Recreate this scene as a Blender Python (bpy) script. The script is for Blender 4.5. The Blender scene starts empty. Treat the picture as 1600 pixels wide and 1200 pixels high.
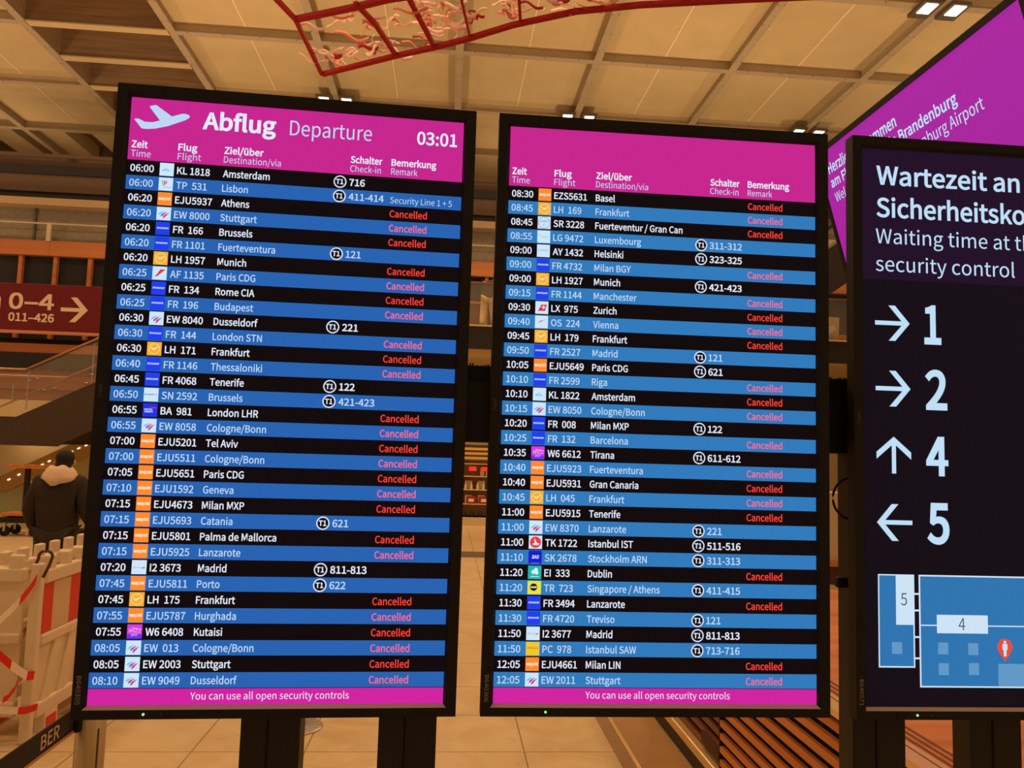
import bpy, bmesh, math, random
from mathutils import Vector, Matrix
random.seed(7)
SC = bpy.context.scene
COL = SC.collection

# ------------------------------------------------------------------ camera, world, light, exposure
cam = bpy.data.cameras.new('camera')
cam.sensor_fit = 'HORIZONTAL'; cam.sensor_width = 36.0
cam.lens = 1223.75 / 1600 * 36.0
cam.clip_start = 0.05; cam.clip_end = 200
cam_o = bpy.data.objects.new('camera', cam); COL.objects.link(cam_o)
PITCH, ROLL, YAW = 0.0857, 0.0303, 0.0791
fw = Vector((math.sin(YAW) * math.cos(PITCH), math.cos(YAW) * math.cos(PITCH), math.sin(PITCH)))
r0 = Vector((math.cos(YAW), -math.sin(YAW), 0)); u0 = r0.cross(fw)
rt = math.cos(ROLL) * r0 + math.sin(ROLL) * u0
up = rt.cross(fw)
cam_o.matrix_world = Matrix(((rt.x, up.x, -fw.x, 0), (rt.y, up.y, -fw.y, 0), (rt.z, up.z, -fw.z, 1.8), (0, 0, 0, 1)))
SC.camera = cam_o

SC.view_settings.view_transform = 'Standard'
SC.view_settings.look = 'None'
SC.view_settings.gamma = 1.0
SC.view_settings.use_curve_mapping = False
SC.view_settings.exposure = 0.0

world = bpy.data.worlds.new('hall_ambient'); SC.world = world; world.use_nodes = True  # uniform warm ambient fill for the indoor hall
bg = world.node_tree.nodes['Background']
bg.inputs['Color'].default_value = (1.0, 0.67, 0.37, 1)
bg.inputs['Strength'].default_value = 0.34


def area(name, loc, size, energy, rot=(0, 0, 0), color=(1.0, 0.67, 0.37)):
    l = bpy.data.lights.new(name, 'AREA'); l.shape = 'SQUARE'; l.size = size
    l.energy = energy; l.color = color
    o = bpy.data.objects.new(name, l); COL.objects.link(o); o.location = loc; o.rotation_euler = rot
    return o


# lamps of the hall hang under the beam crossings; these light the floor
for lx in (-15.9, -8.0, -0.1, 7.8):
    for ly in (1.9, 9.8, 17.6, 25.2):
        area('ceiling_lamp', (lx, ly, 12.7), 1.2, 212)
# added fill lights with no fixtures, aimed up to brighten the ceiling
for lx in (-17, -6, 6, 17):
    area('gallery_ceiling_fill', (lx, 20.6, 5.2), 1.5, 330, (math.pi, 0, 0))
    area('hall_ceiling_fill', (lx if lx != 6 else 9.5, 9.0, 4.5), 1.5, 300, (math.pi, 0, 0))
for lx in (-16, -9, 2):
    area('roof_ceiling_fill', (lx, 28.2, 10.4), 2.0, 50, (math.pi, 0, 0))  # added fill for the far ceiling, no fixture there
area('shop_fill', (0.75, 18.3, 3.85), .6, 45, (.35, 0, 0))  # added fill light brightening the shop, no fixture modelled
area('under_stair_lamp', (-9.5, 18.7, 1.9), .8, 5)
area('gallery_lamp', (1.0, 21.6, 8.4), 1.6, 40)


# ------------------------------------------------------------------ helpers
def lin(c):
    out = []
    for v in c[:3]:
        v = v / 255.0
        out.append(v / 12.92 if v <= 0.04045 else ((v + 0.055) / 1.055) ** 2.4)
    return tuple(out) + (1.0,)


MATS = {}


def mat(name, rgb, rough=0.6, metal=0.0, emit=None, strength=1.0, spec=0.4, noise=0.0, nscale=8.0, alpha=None, bump=0.0):
    """A procedural material: sRGB 0-255 albedo with a touch of noise, or an emissive screen colour."""
    if name in MATS:
        return MATS[name]
    m = bpy.data.materials.new(name); m.use_nodes = True
    nt = m.node_tree; b = nt.nodes['Principled BSDF']
    b.inputs['Base Color'].default_value = lin(rgb)
    b.inputs['Roughness'].default_value = rough
    b.inputs['Metallic'].default_value = metal
    b.inputs['Specular IOR Level'].default_value = spec
    if noise > 0 or bump > 0:
        tc = nt.nodes.new('ShaderNodeTexCoord'); nz = nt.nodes.new('ShaderNodeTexNoise')
        nz.inputs['Scale'].default_value = nscale; nz.inputs['Detail'].default_value = 4
        nt.links.new(tc.outputs['Object'], nz.inputs['Vector'])
        if noise > 0:
            ramp = nt.nodes.new('ShaderNodeValToRGB')
            c = lin(rgb)
            ramp.color_ramp.elements[0].position = 0.3; ramp.color_ramp.elements[1].position = 0.7
            ramp.color_ramp.elements[0].color = tuple(v * (1 - noise) for v in c[:3]) + (1,)
            ramp.color_ramp.elements[1].color = tuple(min(1, v * (1 + noise)) for v in c[:3]) + (1,)
            nt.links.new(nz.outputs['Fac'], ramp.inputs['Fac'])
            nt.links.new(ramp.outputs['Color'], b.inputs['Base Color'])
        if bump > 0:
            bp = nt.nodes.new('ShaderNodeBump'); bp.inputs['Strength'].default_value = bump
            bp.inputs['Distance'].default_value = 0.01
            nt.links.new(nz.outputs['Fac'], bp.inputs['Height']); nt.links.new(bp.outputs['Normal'], b.inputs['Normal'])
    if emit is not None:
        b.inputs['Emission Color'].default_value = lin(emit)
        b.inputs['Emission Strength'].default_value = strength
    if alpha is not None:
        b.inputs['Alpha'].default_value = alpha
    MATS[name] = m
    return m


def scr(name, rgb, s=1.0):
    """lit display pixels: black glass that gives off its colour"""
    return mat('display_' + name, (4, 4, 4), rough=0.5, spec=0.15, emit=rgb, strength=s)


def wood(name, rgb, dark, scale=3.0, axis='X', rough=0.5, dist=6.0):
    if name in MATS:
        return MATS[name]
    m = bpy.data.materials.new(name); m.use_nodes = True
    nt = m.node_tree; b = nt.nodes['Principled BSDF']
    tc = nt.nodes.new('ShaderNodeTexCoord'); mp = nt.nodes.new('ShaderNodeMapping')
    sc = {'X': (0.25, 4, 4), 'Y': (4, 0.25, 4), 'Z': (4, 4, 0.25)}[axis]
    mp.inputs['Scale'].default_value = tuple(v * scale for v in sc)
    nz = nt.nodes.new('ShaderNodeTexNoise'); nz.inputs['Scale'].default_value = 2.0; nz.inputs['Detail'].default_value = 5
    ramp = nt.nodes.new('ShaderNodeValToRGB')
    ramp.color_ramp.elements[0].position = 0.3; ramp.color_ramp.elements[1].position = 0.72
    ramp.color_ramp.elements[0].color = lin(dark); ramp.color_ramp.elements[1].color = lin(rgb)
    nt.links.new(tc.outputs['Object'], mp.inputs['Vector']); nt.links.new(mp.outputs['Vector'], nz.inputs['Vector'])
    nt.links.new(nz.outputs['Fac'], ramp.inputs['Fac']); nt.links.new(ramp.outputs['Color'], b.inputs['Base Color'])
    b.inputs['Roughness'].default_value = rough; b.inputs['Specular IOR Level'].default_value = 0.3
    MATS[name] = m
    return m


class MB:
    """collects shapes into one mesh"""

    def __init__(self):
        self.v = []; self.f = []; self.mi = []; self.ms = []

    def _m(self, m):
        if m not in self.ms:
            self.ms.append(m)
        return self.ms.index(m)

    def add(self, vs, fs, m):
        k = len(self.v); i = self._m(m)
        self.v += [tuple(p) for p in vs]
        for f in fs:
            self.f.append(tuple(a + k for a in f)); self.mi.append(i)
        return self

    def box(self, x0, x1, y0, y1, z0, z1, m):
        vs = [(x, y, z) for x in (x0, x1) for y in (y0, y1) for z in (z0, z1)]
        return self.add(vs, [(0, 1, 3, 2), (4, 6, 7, 5), (0, 4, 5, 1), (2, 3, 7, 6), (0, 2, 6, 4), (1, 5, 7, 3)], m)

    def hexa(self, a, b, m):
        """a, b: matching polygons; joins them into a prism"""
        n = len(a)
        fs = [tuple(range(n))[::-1], tuple(range(n, 2 * n))] + [(i, (i + 1) % n, n + (i + 1) % n, n + i) for i in range(n)]
        return self.add(list(a) + list(b), fs, m)

    def prism(self, poly, axis, lo, hi, m):
        """poly of 2-D points in the two other axes, extruded along axis"""
        def P(p, t):
            return {'x': (t, p[0], p[1]), 'y': (p[0], t, p[1]), 'z': (p[0], p[1], t)}[axis]
        return self.hexa([P(p, lo) for p in poly], [P(p, hi) for p in poly], m)

    def tube(self, pts, r, m, n=10, cap=True, flat=1.0):
        pts = [Vector(p) for p in pts]
        rs = r if isinstance(r, (list, tuple)) else [r] * len(pts)
        vs = []; fs = []
        t0 = (pts[1] - pts[0]).normalized()
        ref = Vector((0, 0, 1)) if abs(t0.z) < 0.9 else Vector((1, 0, 0))
        for i, p in enumerate(pts):
            t = (pts[min(i + 1, len(pts) - 1)] - pts[max(i - 1, 0)]).normalized()
            a = t.cross(ref).normalized(); b = a.cross(t)
            for k in range(n):
                an = 2 * math.pi * k / n
                vs.append(p + rs[i] * (math.cos(an) * a + flat * math.sin(an) * b))
        for i in range(len(pts) - 1):
            for k in range(n):
                fs.append((i * n + k, i * n + (k + 1) % n, (i + 1) * n + (k + 1) % n, (i + 1) * n + k))
        if cap:
            fs.append(tuple(range(n))[::-1]); fs.append(tuple((len(pts) - 1) * n + k for k in range(n)))
        return self.add(vs, fs, m)

    def lathe(self, prof, m, c=(0, 0, 0), n=24):
        vs = []; fs = []
        for r, z in prof:
            for k in range(n):
                a = 2 * math.pi * k / n
                vs.append((c[0] + r * math.cos(a), c[1] + r * math.sin(a), c[2] + z))
        for i in range(len(prof) - 1):
            for k in range(n):
                fs.append((i * n + k, i * n + (k + 1) % n, (i + 1) * n + (k + 1) % n, (i + 1) * n + k))
        fs.append(tuple(range(n))[::-1]); fs.append(tuple((len(prof) - 1) * n + k for k in range(n)))
        return self.add(vs, fs, m)

    def ball(self, c, r, m, n=12, k=8, s=(1, 1, 1)):
        vs = []; fs = []
        for i in range(k + 1):
            th = math.pi * i / k
            for j in range(n):
                a = 2 * math.pi * j / n
                vs.append((c[0] + s[0] * r * math.sin(th) * math.cos(a), c[1] + s[1] * r * math.sin(th) * math.sin(a), c[2] + s[2] * r * math.cos(th)))
        for i in range(k):
            for j in range(n):
                fs.append((i * n + j, (i + 1) * n + j, (i + 1) * n + (j + 1) % n, i * n + (j + 1) % n))
        return self.add(vs, fs, m)

    def strip(self, pts, w, m, thick=0.004):
        """ribbon: pts list of (point, width direction)"""
        vs = []
        for p, d in pts:
            p = Vector(p); d = Vector(d).normalized() * w / 2
            vs += [p - d, p + d]
        fs = [(2 * i, 2 * i + 1, 2 * i + 3, 2 * i + 2) for i in range(len(pts) - 1)]
        return self.add(vs, fs, m)

    def mesh(self, name, smooth=False, bevel=0.0):
        me = bpy.data.meshes.new(name)
        me.from_pydata(self.v, [], self.f)
        for m in self.ms:
            me.materials.append(m)
        me.polygons.foreach_set('material_index', self.mi)
        if bevel > 0:
            b = bmesh.new(); b.from_mesh(me)
            bmesh.ops.remove_doubles(b, verts=b.verts, dist=1e-5)
            bmesh.ops.recalc_face_normals(b, faces=b.faces)
            bmesh.ops.bevel(b, geom=[e for e in b.edges if len(e.link_faces) == 2 and e.calc_face_angle(0) > 0.6],
                            offset=bevel, segments=2, affect='EDGES', profile=0.5)
            b.to_mesh(me); b.free()
        if smooth:
            me.polygons.foreach_set('use_smooth', [True] * len(me.polygons))
        me.update()
        return me

    def obj(self, name, parent=None, smooth=False, bevel=0.0, label=None, loc=None):
        o = bpy.data.objects.new(name, self.mesh(name, smooth, bevel)); COL.objects.link(o)
        if parent:
            o.parent = parent
        if loc:
            o.location = loc
        if label:
            o['label'] = label
        return o


def tag(o, label, cat, group=None, kind=None):
    o['label'] = label; o['category'] = cat
    if group: o['group'] = group
    if kind: o['kind'] = kind
    return o


def thing(name, label, cat, loc=(0, 0, 0), rotz=0.0, group=None):
    o = bpy.data.objects.new(name, None); COL.objects.link(o)
    o.empty_display_size = 0.1
    o.location = loc; o.rotation_euler = (0, 0, rotz)
    return tag(o, label, cat, group)


def struct(o):
    o['kind'] = 'structure'
    return o


def dup(root, loc, label=None, group=None, rotz=None):
    r = root.copy(); COL.objects.link(r); r.location = loc
    if rotz is not None: r.rotation_euler = (0, 0, rotz)
    if label: r['label'] = label
    if group: r['group'] = group
    for ch in list(root.children):
        c = ch.copy(); COL.objects.link(c); c.parent = r
        for g in list(ch.children):
            d = g.copy(); COL.objects.link(d); d.parent = c
    return r


# ---- lettering, in the humanist sans that ships with Blender (its built-in font if that is missing)
_tc = {}
FONT = None
try:
    import os
    FONT = bpy.data.fonts.load(os.path.join(bpy.utils.system_resource('DATAFILES', path='fonts'), 'Noto Sans CJK Regular.woff2'))
except Exception:
    FONT = None


def glyphs(s, weight=0.0, res=3):
    key = (s, weight)
    if key in _tc: return _tc[key]
    if weight > 0 and '4' in s:      # heavier strokes for the figure 4: the outline laid four times, a hair apart
        vs, fs = glyphs(s, 0.0, res); w = weight * (CAP / .682); V = []; Fc = []
        for dx, dy in ((-w, -w * .7), (w, -w * .7), (-w, w * .7), (w, w * .7)):
            k = len(V); V += [(x + dx, y + dy) for x, y in vs]; Fc += [tuple(a + k for a in f) for f in fs]
        _tc[key] = (V, Fc)
        return _tc[key]
    c = bpy.data.curves.new('lettering', 'FONT'); c.body = s; c.size = 1.0
    if FONT: c.font = FONT
    c.offset = weight * (CAP / .682); c.resolution_u = res; c.fill_mode = 'FRONT'
    o = bpy.data.objects.new('lettering', c); COL.objects.link(o)
    bpy.context.view_layer.update()
    me = bpy.data.meshes.new_from_object(o.evaluated_get(bpy.context.evaluated_depsgraph_get()))
    vs = [(v.co.x, v.co.y) for v in me.vertices]; fs = [tuple(p.vertices) for p in me.polygons]
    bpy.data.objects.remove(o); bpy.data.curves.remove(c); bpy.data.meshes.remove(me)
    _tc[key] = (vs, fs)
    return _tc[key]


CAP = 0.682
CAP = max(v[1] for v in glyphs('H')[0])


def natural(s):
    """width of a word in cap heights"""
    vs = glyphs(s)[0]
    return (max(v[0] for v in vs) - min(v[0] for v in vs)) / CAP


XS_FLIGHT = 4.52 / natural('KL 1818'); XS_DEST = 6.55 / natural('Amsterdam'); XS_DESK = 5.1 / natural('411-414')


def write(mb, s, fn, cap, m, weight=0.0, width=None, xs=1.0, align='L', res=3, slant=0.0):
    """fn maps (x to the right, y up) in output units to a point"""
    vs, fs = glyphs(s, weight, res)
    if not vs: return
    k = cap / CAP
    x0 = min(v[0] for v in vs); x1 = max(v[0] for v in vs)
    kx = k * xs
    if width: kx = width / (x1 - x0)
    off = {'L': -x0, 'C': -(x0 + x1) / 2, 'R': -x1}[align]
    mb.add([fn((x + off) * kx + slant * y * k, y * k) for x, y in vs], fs, m)


# ------------------------------------------------------------------ materials
black = mat('black_plastic', (24, 17, 14), 0.55, spec=0.25, noise=0.08)
blackpost = mat('black_powder_coat', (30, 21, 16), 0.5, spec=0.3, noise=0.08)
darkgrey = mat('dark_grey_metal', (70, 62, 56), 0.45, spec=0.4)
silver = mat('glint_silver', (196, 190, 182), 0.4, metal=0.6, spec=0.5)
cream = mat('cream_panel', (206, 182, 138), 0.75, noise=0.05, nscale=1.2)
creamseam = mat('pale_seam', (240, 216, 176), 0.7)
beamm = mat('beam_paint', (178, 158, 130), 0.65, noise=0.05, nscale=2)
brownwood = wood('coffer_wood', (158, 128, 100), (130, 104, 80), 1.2, 'X', 0.7)
walnut = wood('orange_veneer', (208, 132, 70), (172, 98, 44), 1.0, 'X', 0.5)
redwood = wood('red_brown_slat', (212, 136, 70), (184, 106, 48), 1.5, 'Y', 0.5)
stairwood = wood('stair_wall_wood', (150, 82, 46), (110, 56, 28), 0.8, 'X', 0.5)
veneer = wood('gallery_veneer', (176, 106, 58), (146, 82, 40), 0.5, 'X', 0.55)
darkband = mat('dark_band', (34, 27, 22), 0.7)
stringer = mat('stair_stringer', (68, 52, 40), 0.7, noise=0.05)
glass = mat('clear_glass', (200, 190, 170), 0.1, alpha=0.12, spec=0.5)
railm = mat('bronze_rail', (150, 104, 74), 0.35, metal=0.5)
steel = mat('steel', (180, 170, 158), 0.35, metal=0.8)
gold = mat('champagne_rim', (236, 200, 140), 0.3, metal=0.55, spec=0.5)
whiteplastic = mat('white_plastic', (224, 200, 164), 0.5, noise=0.03, nscale=5)
refl_red = mat('reflective_red', (214, 44, 30), 0.45)
refl_white = mat('reflective_white', (214, 178, 140), 0.5)

# ------------------------------------------------------------------ floor
fm = bpy.data.materials.new('stone_tiles'); fm.use_nodes = True
nt = fm.node_tree; b = nt.nodes['Principled BSDF']
tc = nt.nodes.new('ShaderNodeTexCoord'); sp = nt.nodes.new('ShaderNodeSeparateXYZ')
nt.links.new(tc.outputs['Object'], sp.inputs[0])


def mth(op, a, bb):
    n = nt.nodes.new('ShaderNodeMath'); n.operation = op
    for i, v in enumerate((a, bb)):
        if isinstance(v, (int, float)): n.inputs[i].default_value = v
        else: nt.links.new(v, n.inputs[i])
    return n.outputs[0]


def joint(out, off):
    fr = mth('FRACT', mth('DIVIDE', mth('SUBTRACT', out, off), 0.65), 0)
    return mth('MAXIMUM', mth('LESS_THAN', fr, 0.009), mth('GREATER_THAN', fr, 0.995))


J = mth('MAXIMUM', joint(sp.outputs['X'], 0.525 - 65), joint(sp.outputs['Y'], 4.86 - 65))
n1 = nt.nodes.new('ShaderNodeTexNoise'); n1.inputs['Scale'].default_value = 2.2; n1.inputs['Detail'].default_value = 6
n1.inputs['Distortion'].default_value = 1.5
nt.links.new(tc.outputs['Object'], n1.inputs['Vector'])
r1 = nt.nodes.new('ShaderNodeValToRGB')
r1.color_ramp.elements[0].position = 0.32; r1.color_ramp.elements[0].color = lin((196, 166, 120))
r1.color_ramp.elements[1].position = 0.68; r1.color_ramp.elements[1].color = lin((212, 186, 142))
nt.links.new(n1.outputs['Fac'], r1.inputs['Fac'])
n2 = nt.nodes.new('ShaderNodeTexNoise'); n2.inputs['Scale'].default_value = 7.0; n2.inputs['Detail'].default_value = 3
nt.links.new(tc.outputs['Object'], n2.inputs['Vector'])
sm = nt.nodes.new('ShaderNodeValToRGB'); sm.color_ramp.elements[0].position = 0.63; sm.color_ramp.elements[1].position = 0.78
nt.links.new(n2.outputs['Fac'], sm.inputs['Fac'])
mx1 = nt.nodes.new('ShaderNodeMix'); mx1.data_type = 'RGBA'
nt.links.new(mth('MULTIPLY', sm.outputs['Color'], 0.5), mx1.inputs[0]); nt.links.new(r1.outputs['Color'], mx1.inputs[6])
mx1.inputs[7].default_value = lin((160, 126, 86))
mx2 = nt.nodes.new('ShaderNodeMix'); mx2.data_type = 'RGBA'
nt.links.new(mth('MULTIPLY', J, 0.75), mx2.inputs[0]); nt.links.new(mx1.outputs[2], mx2.inputs[6])
mx2.inputs[7].default_value = lin((110, 80, 50))
nt.links.new(mx2.outputs[2], b.inputs['Base Color'])
b.inputs['Roughness'].default_value = 0.38; b.inputs['Specular IOR Level'].default_value = 0.35
floor = struct(MB().box(-26, 26, -6, 34, -0.2, 0.0, fm).obj('floor'))

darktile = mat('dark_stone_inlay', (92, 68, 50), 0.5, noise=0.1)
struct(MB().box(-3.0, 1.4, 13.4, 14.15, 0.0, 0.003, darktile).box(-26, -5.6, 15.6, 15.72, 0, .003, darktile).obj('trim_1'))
struct(MB().box(1.075, 1.155, 2.0, 13.3, 0.0, 0.004, mat('shade_edge_strip', (150, 112, 70), 0.5, noise=0.06)).obj('shade_strip'))  # dark strip carrying the counter's shadow edge in its colour
struct(MB().box(1.156, 1.18, 2.0, 13.3, 0.0, 0.008, gold).obj('trim_3'))
struct(MB().box(1.181, 1.47, 2.0, 13.3, 0.0, 0.003, mat('tan_shade_tile', (172, 128, 78), 0.5, noise=0.1, nscale=3)).obj('trim_4'))  # tan floor band, darkened in colour for the counter's shadow

# ------------------------------------------------------------------ ceiling
BX = [-4.03 + 3.95 * k for k in range(-4, 6)]
BY = [21.4 + 3.85 * k for k in range(-5, 4)]
ceil = MB()
for i in range(len(BX) - 1):
    for j in range(len(BY) - 1):
        x0, x1, y0, y1 = BX[i], BX[i + 1], BY[j], BY[j + 1]
        if i == 2:      # louvre bay: the panel lies far above the beams
            ceil.box(x0 + .03, x1 - .03, y0, y1, 14.1, 14.2, cream)
        elif j >= 7 and i <= 2:
            xs = [x0 + .03, x0 + 1.0, x0 + 2.0, x0 + 3.0, x1 - .03]
            for q in range(4):
                ceil.box(xs[q], xs[q + 1], y0, y1, 13.3 + (0.6 if q % 2 else 0), 14.2, cream if q % 2 == 0 else brownwood)
        else:
            ceil.box(x0 + .03, x1 - .03, y0 + .03, y1 - .03, 13.28, 13.36, cream)
            xm = (x0 + x1) / 2
            ceil.box(xm - .022, xm + .022, y0 + .12, y1 - .12, 13.262, 13.285, creamseam)  # seam bar coloured pale as if it catches the light
ceil.box(BX[0] - 8, BX[0], BY[0], BY[-1], 13.28, 13.36, cream)
ceil.box(BX[-1], BX[-1] + 8, BY[0], BY[-1], 13.28, 13.36, cream)
ceil.box(-28, 28, -4, BY[-1], 14.25, 14.4, cream)
ceiling = struct(ceil.obj('ceiling'))
struct(MB().box(-28, 28, BY[-1], BY[-1] + .2, 0, 14.4, mat('end_wall_brown', (112, 88, 66), .8)).obj('wall_end'))


def ibeam(x0, x1, y0, y1, along):
    m = MB(); w = 0.11
    if along == 'y':
        xc = (x0 + x1) / 2
        m.box(xc - w, xc + w, y0, y1, 13.0, 13.025, beamm); m.box(xc - .035, xc + .035, y0, y1, 13.025, 13.3, beamm)
        for k in range(int((y1 - y0) / 0.96)):
            for s in (-1, 1):
                m.box(xc + s * .075 - .012, xc + s * .075 + .012, y0 + .4 + k * .96, y0 + .424 + k * .96, 12.994, 13.0, darkgrey)
    else:
        yc = (y0 + y1) / 2
        m.box(x0, x1, yc - w, yc + w, 13.004, 13.028, beamm); m.box(x0, x1, yc - .033, yc + .033, 13.028, 13.3, beamm)
        for k in range(int((x1 - x0) / 0.99)):
            m.box(x0 + .4 + k * .99, x0 + .424 + k * .99, yc - .09, yc - .066, 12.99, 13.0, darkgrey)
    return m


for x in BX:
    ibeam(x - .1, x + .1, BY[0], BY[-1], 'y').obj('ceiling_beam', ceiling)
for y in BY:
    ibeam(BX[0] , BX[2], y - .1, y + .1, 'x').obj('cross_beam', ceiling)
    ibeam(BX[3], BX[-1], y - .1, y + .1, 'x').obj('cross_beam', ceiling)
# deep wooden louvres in the bay on the left
lx0, lx1 = BX[2], BX[3]
for k in range(12):
    y = 21.4 + 1.925 * (k - 6)
    if y > 32: break
    m = MB()
    m.box(lx0 + .09, lx1 - .09, y - .08, y + .08, 13.04, 14.1, brownwood)
    m.box(lx0 + .09, lx1 - .09, y - .12, y + .16, 13.0, 13.04, cream)
    m.obj('louvre_slat', ceiling)
for x in (lx0 + .06, lx1 - .06):
    MB().box(x - .03, x + .03, BY[0], BY[-1], 13.03, 14.1, brownwood).obj('louvre_side', ceiling)

# the spotlights under the beam crossings
lampw = mat('lamp_lens', (255, 250, 240), 0.3, emit=(255, 246, 228), strength=6.0)
sh = mat('lamp_housing', (96, 84, 68), 0.5)
spots = [(11.30, 17.54, 'bright square ceiling spotlight left of its beam, top right of view'),
         (12.02, 17.54, 'bright square ceiling spotlight right of its beam, next to the big purple screen'),
         (-4.38, 24.93, 'ceiling spotlight left of the beam, just above the Abflug board'),
         (-3.66, 24.93, 'ceiling spotlight right of the beam, just above the Abflug board'),
         (3.55, 25.06, 'ceiling spotlight left of the beam, above the left half of the second board'),
         (4.27, 25.06, 'ceiling spotlight right of the beam, above the left half of the second board'),
         (11.46, 25.06, 'ceiling spotlight left of the beam, above the right corner of the second board'),
         (12.16, 25.06, 'ceiling spotlight right of the beam, above the right corner of the second board')]
for i, (x, y, lab) in enumerate(spots):
    t = thing('spotlight', lab, 'ceiling lamp', (x, y, 13.0), 0, 'spotlights under the ceiling beams')
    MB().box(-.25, .25, -.36, .36, -.1, -.012, sh).box(-.05, .05, -.1, .1, -.012, .0, sh).obj('housing', t, bevel=.006)
    MB().box(-.15, .15, -.3, .12, -.115, -.1, lampw).obj('lens', t)

# ------------------------------------------------------------------ the far building front
mesh_m = mat('mesh_cladding', (116, 102, 84), 0.8, noise=0.12, nscale=14)
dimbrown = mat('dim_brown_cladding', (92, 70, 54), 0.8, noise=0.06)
wb = MB()
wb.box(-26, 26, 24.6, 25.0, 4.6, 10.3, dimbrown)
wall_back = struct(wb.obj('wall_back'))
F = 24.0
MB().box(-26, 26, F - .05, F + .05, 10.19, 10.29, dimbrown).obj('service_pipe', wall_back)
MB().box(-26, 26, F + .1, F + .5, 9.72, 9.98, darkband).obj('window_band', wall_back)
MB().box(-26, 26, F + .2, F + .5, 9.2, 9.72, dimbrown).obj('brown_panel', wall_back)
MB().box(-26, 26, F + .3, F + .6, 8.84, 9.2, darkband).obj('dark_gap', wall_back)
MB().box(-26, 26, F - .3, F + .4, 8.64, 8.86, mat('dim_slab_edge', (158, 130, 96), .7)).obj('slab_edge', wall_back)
mm = MB().box(-26, 26, F + .1, F + .4, 7.62, 8.64, mesh_m)
for k in range(16):
    mm.box(-25 + k * 3.1, -24.94 + k * 3.1, F + .05, F + .1, 7.62, 8.64, darkgrey)
mm.obj('mesh_cladding', wall_back)
rl = MB().tube([(-26, F - .1, 8.14), (26, F - .1, 8.14)], .025, beamm, 8)
for k in range(9):
    rl.box(-23.72 + k * 5.8, -23.6 + k * 5.8, F - .13, F - .07, 7.6, 8.14, beamm)
rl.obj('upper_rail', wall_back)
wo = MB()
for k in range(26):
    wo.box(-26 + k * 2.0, -24.01 + k * 2.0, F - .1, F + .3, 7.17, 7.62, veneer)
wo.obj('wood_band', wall_back)
for k in range(52):
    MB().box(-25.77 + k * .99, -25.66 + k * .99, F - .02, F + .12, 4.7, 7.17, veneer).obj('wood_pier', wall_back)
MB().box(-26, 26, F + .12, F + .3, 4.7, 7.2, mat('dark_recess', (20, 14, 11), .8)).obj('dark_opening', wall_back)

# lower back wall, under the gallery
lw = MB().box(-26, 26, 22.6, 22.8, 0, 4.2, cream)
lw.box(-26, -4, 22.42, 22.6, 4.1, 4.36, veneer)
lw.box(-26, -4, 22.3, 22.6, 3.66, 4.1, darkband)
lw.box(-26, -4, 22.4, 22.6, 2.2, 3.66, stairwood)
for z in (2.5, 2.82, 3.1):
    lw.box(-26, -4, 22.36, 22.41, z, z + .03, railm)
struct(lw.obj('wall_rear'))
# gallery slab
gal = MB().box(-6.4, 26, 18.6, 24.2, 4.22, 4.78, mat('gallery_fascia', (36, 27, 23), 0.7))
gal.box(-6.4, 26, 18.65, 24.2, 4.19, 4.22, cream)
gal.box(-6.4, 26, 18.58, 18.62, 4.76, 4.8, gold)
struct(gal.obj('trim_5'))
gr = thing('gallery_railing', 'glass railing with a brass coloured rail along the edge of the upper gallery', 'railing', (2, 18.7, 4.8))
MB().box(-4, 9.5, -.03, .03, 1.02, 1.06, railm).obj('handrail', gr)
for k in range(9):
    MB().box(-3.9 + k * 1.5, -2.43 + k * 1.5, -.008, .008, 0.01, 1.02, glass).obj('glass_panel', gr)
for k in range(10):
    MB().box(-3.93 + k * 1.5, -3.905 + k * 1.5, -.02, .02, 0, 1.02, steel).obj('post', gr)

# ------------------------------------------------------------------ departure boards
W_, H_ = 0.6804, 1.2096
S = H_ / 1920.0


def P(u, v, y):
    return (u * S, y, H_ - v * S)


HDR1 = scr('magenta_header', (198, 36, 142)); FOOT = scr('magenta_footer', (208, 34, 160))
OFF = scr('black', (9, 3, 9)); WHITE = scr('white_text', (226, 234, 250)); PALE = scr('pale_text', (188, 214, 244))
BLUE1 = scr('blue_row', (36, 98, 178)); BLUE2 = scr('bright_blue_row', (46, 122, 188))
RED = scr('red_text', (255, 66, 56)); PINK = scr('pink_text', (250, 104, 146))
INK = scr('ink', (10, 8, 18))


def face(mb, u0, v0, u1, v1, y, m):
    mb.add([P(u0, v0, y), P(u0, v1, y), P(u1, v1, y), P(u1, v0, y)], [(0, 1, 2, 3)], m)


def disc(mb, u, v, r, y, m, n=28, r2=None):
    ps = [P(u + r * math.cos(2 * math.pi * k / n), v + r * math.sin(2 * math.pi * k / n), y) for k in range(n)]
    if r2 is None:
        mb.add(ps, [tuple(range(n))[::-1]], m)
    else:
        qs = [P(u + r2 * math.cos(2 * math.pi * k / n), v + r2 * math.sin(2 * math.pi * k / n), y) for k in range(n)]
        mb.add(ps + qs, [(k, n + k, n + (k + 1) % n, (k + 1) % n) for k in range(n)], m)


def poly(mb, pts, y, m):
    a = sum(p[0] * q[1] - q[0] * p[1] for p, q in zip(pts, pts[1:] + pts[:1]))
    if a > 0: pts = pts[::-1]
    mb.add([P(u, v, y) for u, v in pts], [tuple(range(len(pts)))], m)


def say(mb, s, u, v, cap, m, y, **kw):
    write(mb, s, lambda x, z: P(u + x, v - z, y), cap, m, **kw)


LOGO = {}
lg = lambda n, c: scr('logo_' + n, c)


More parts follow.
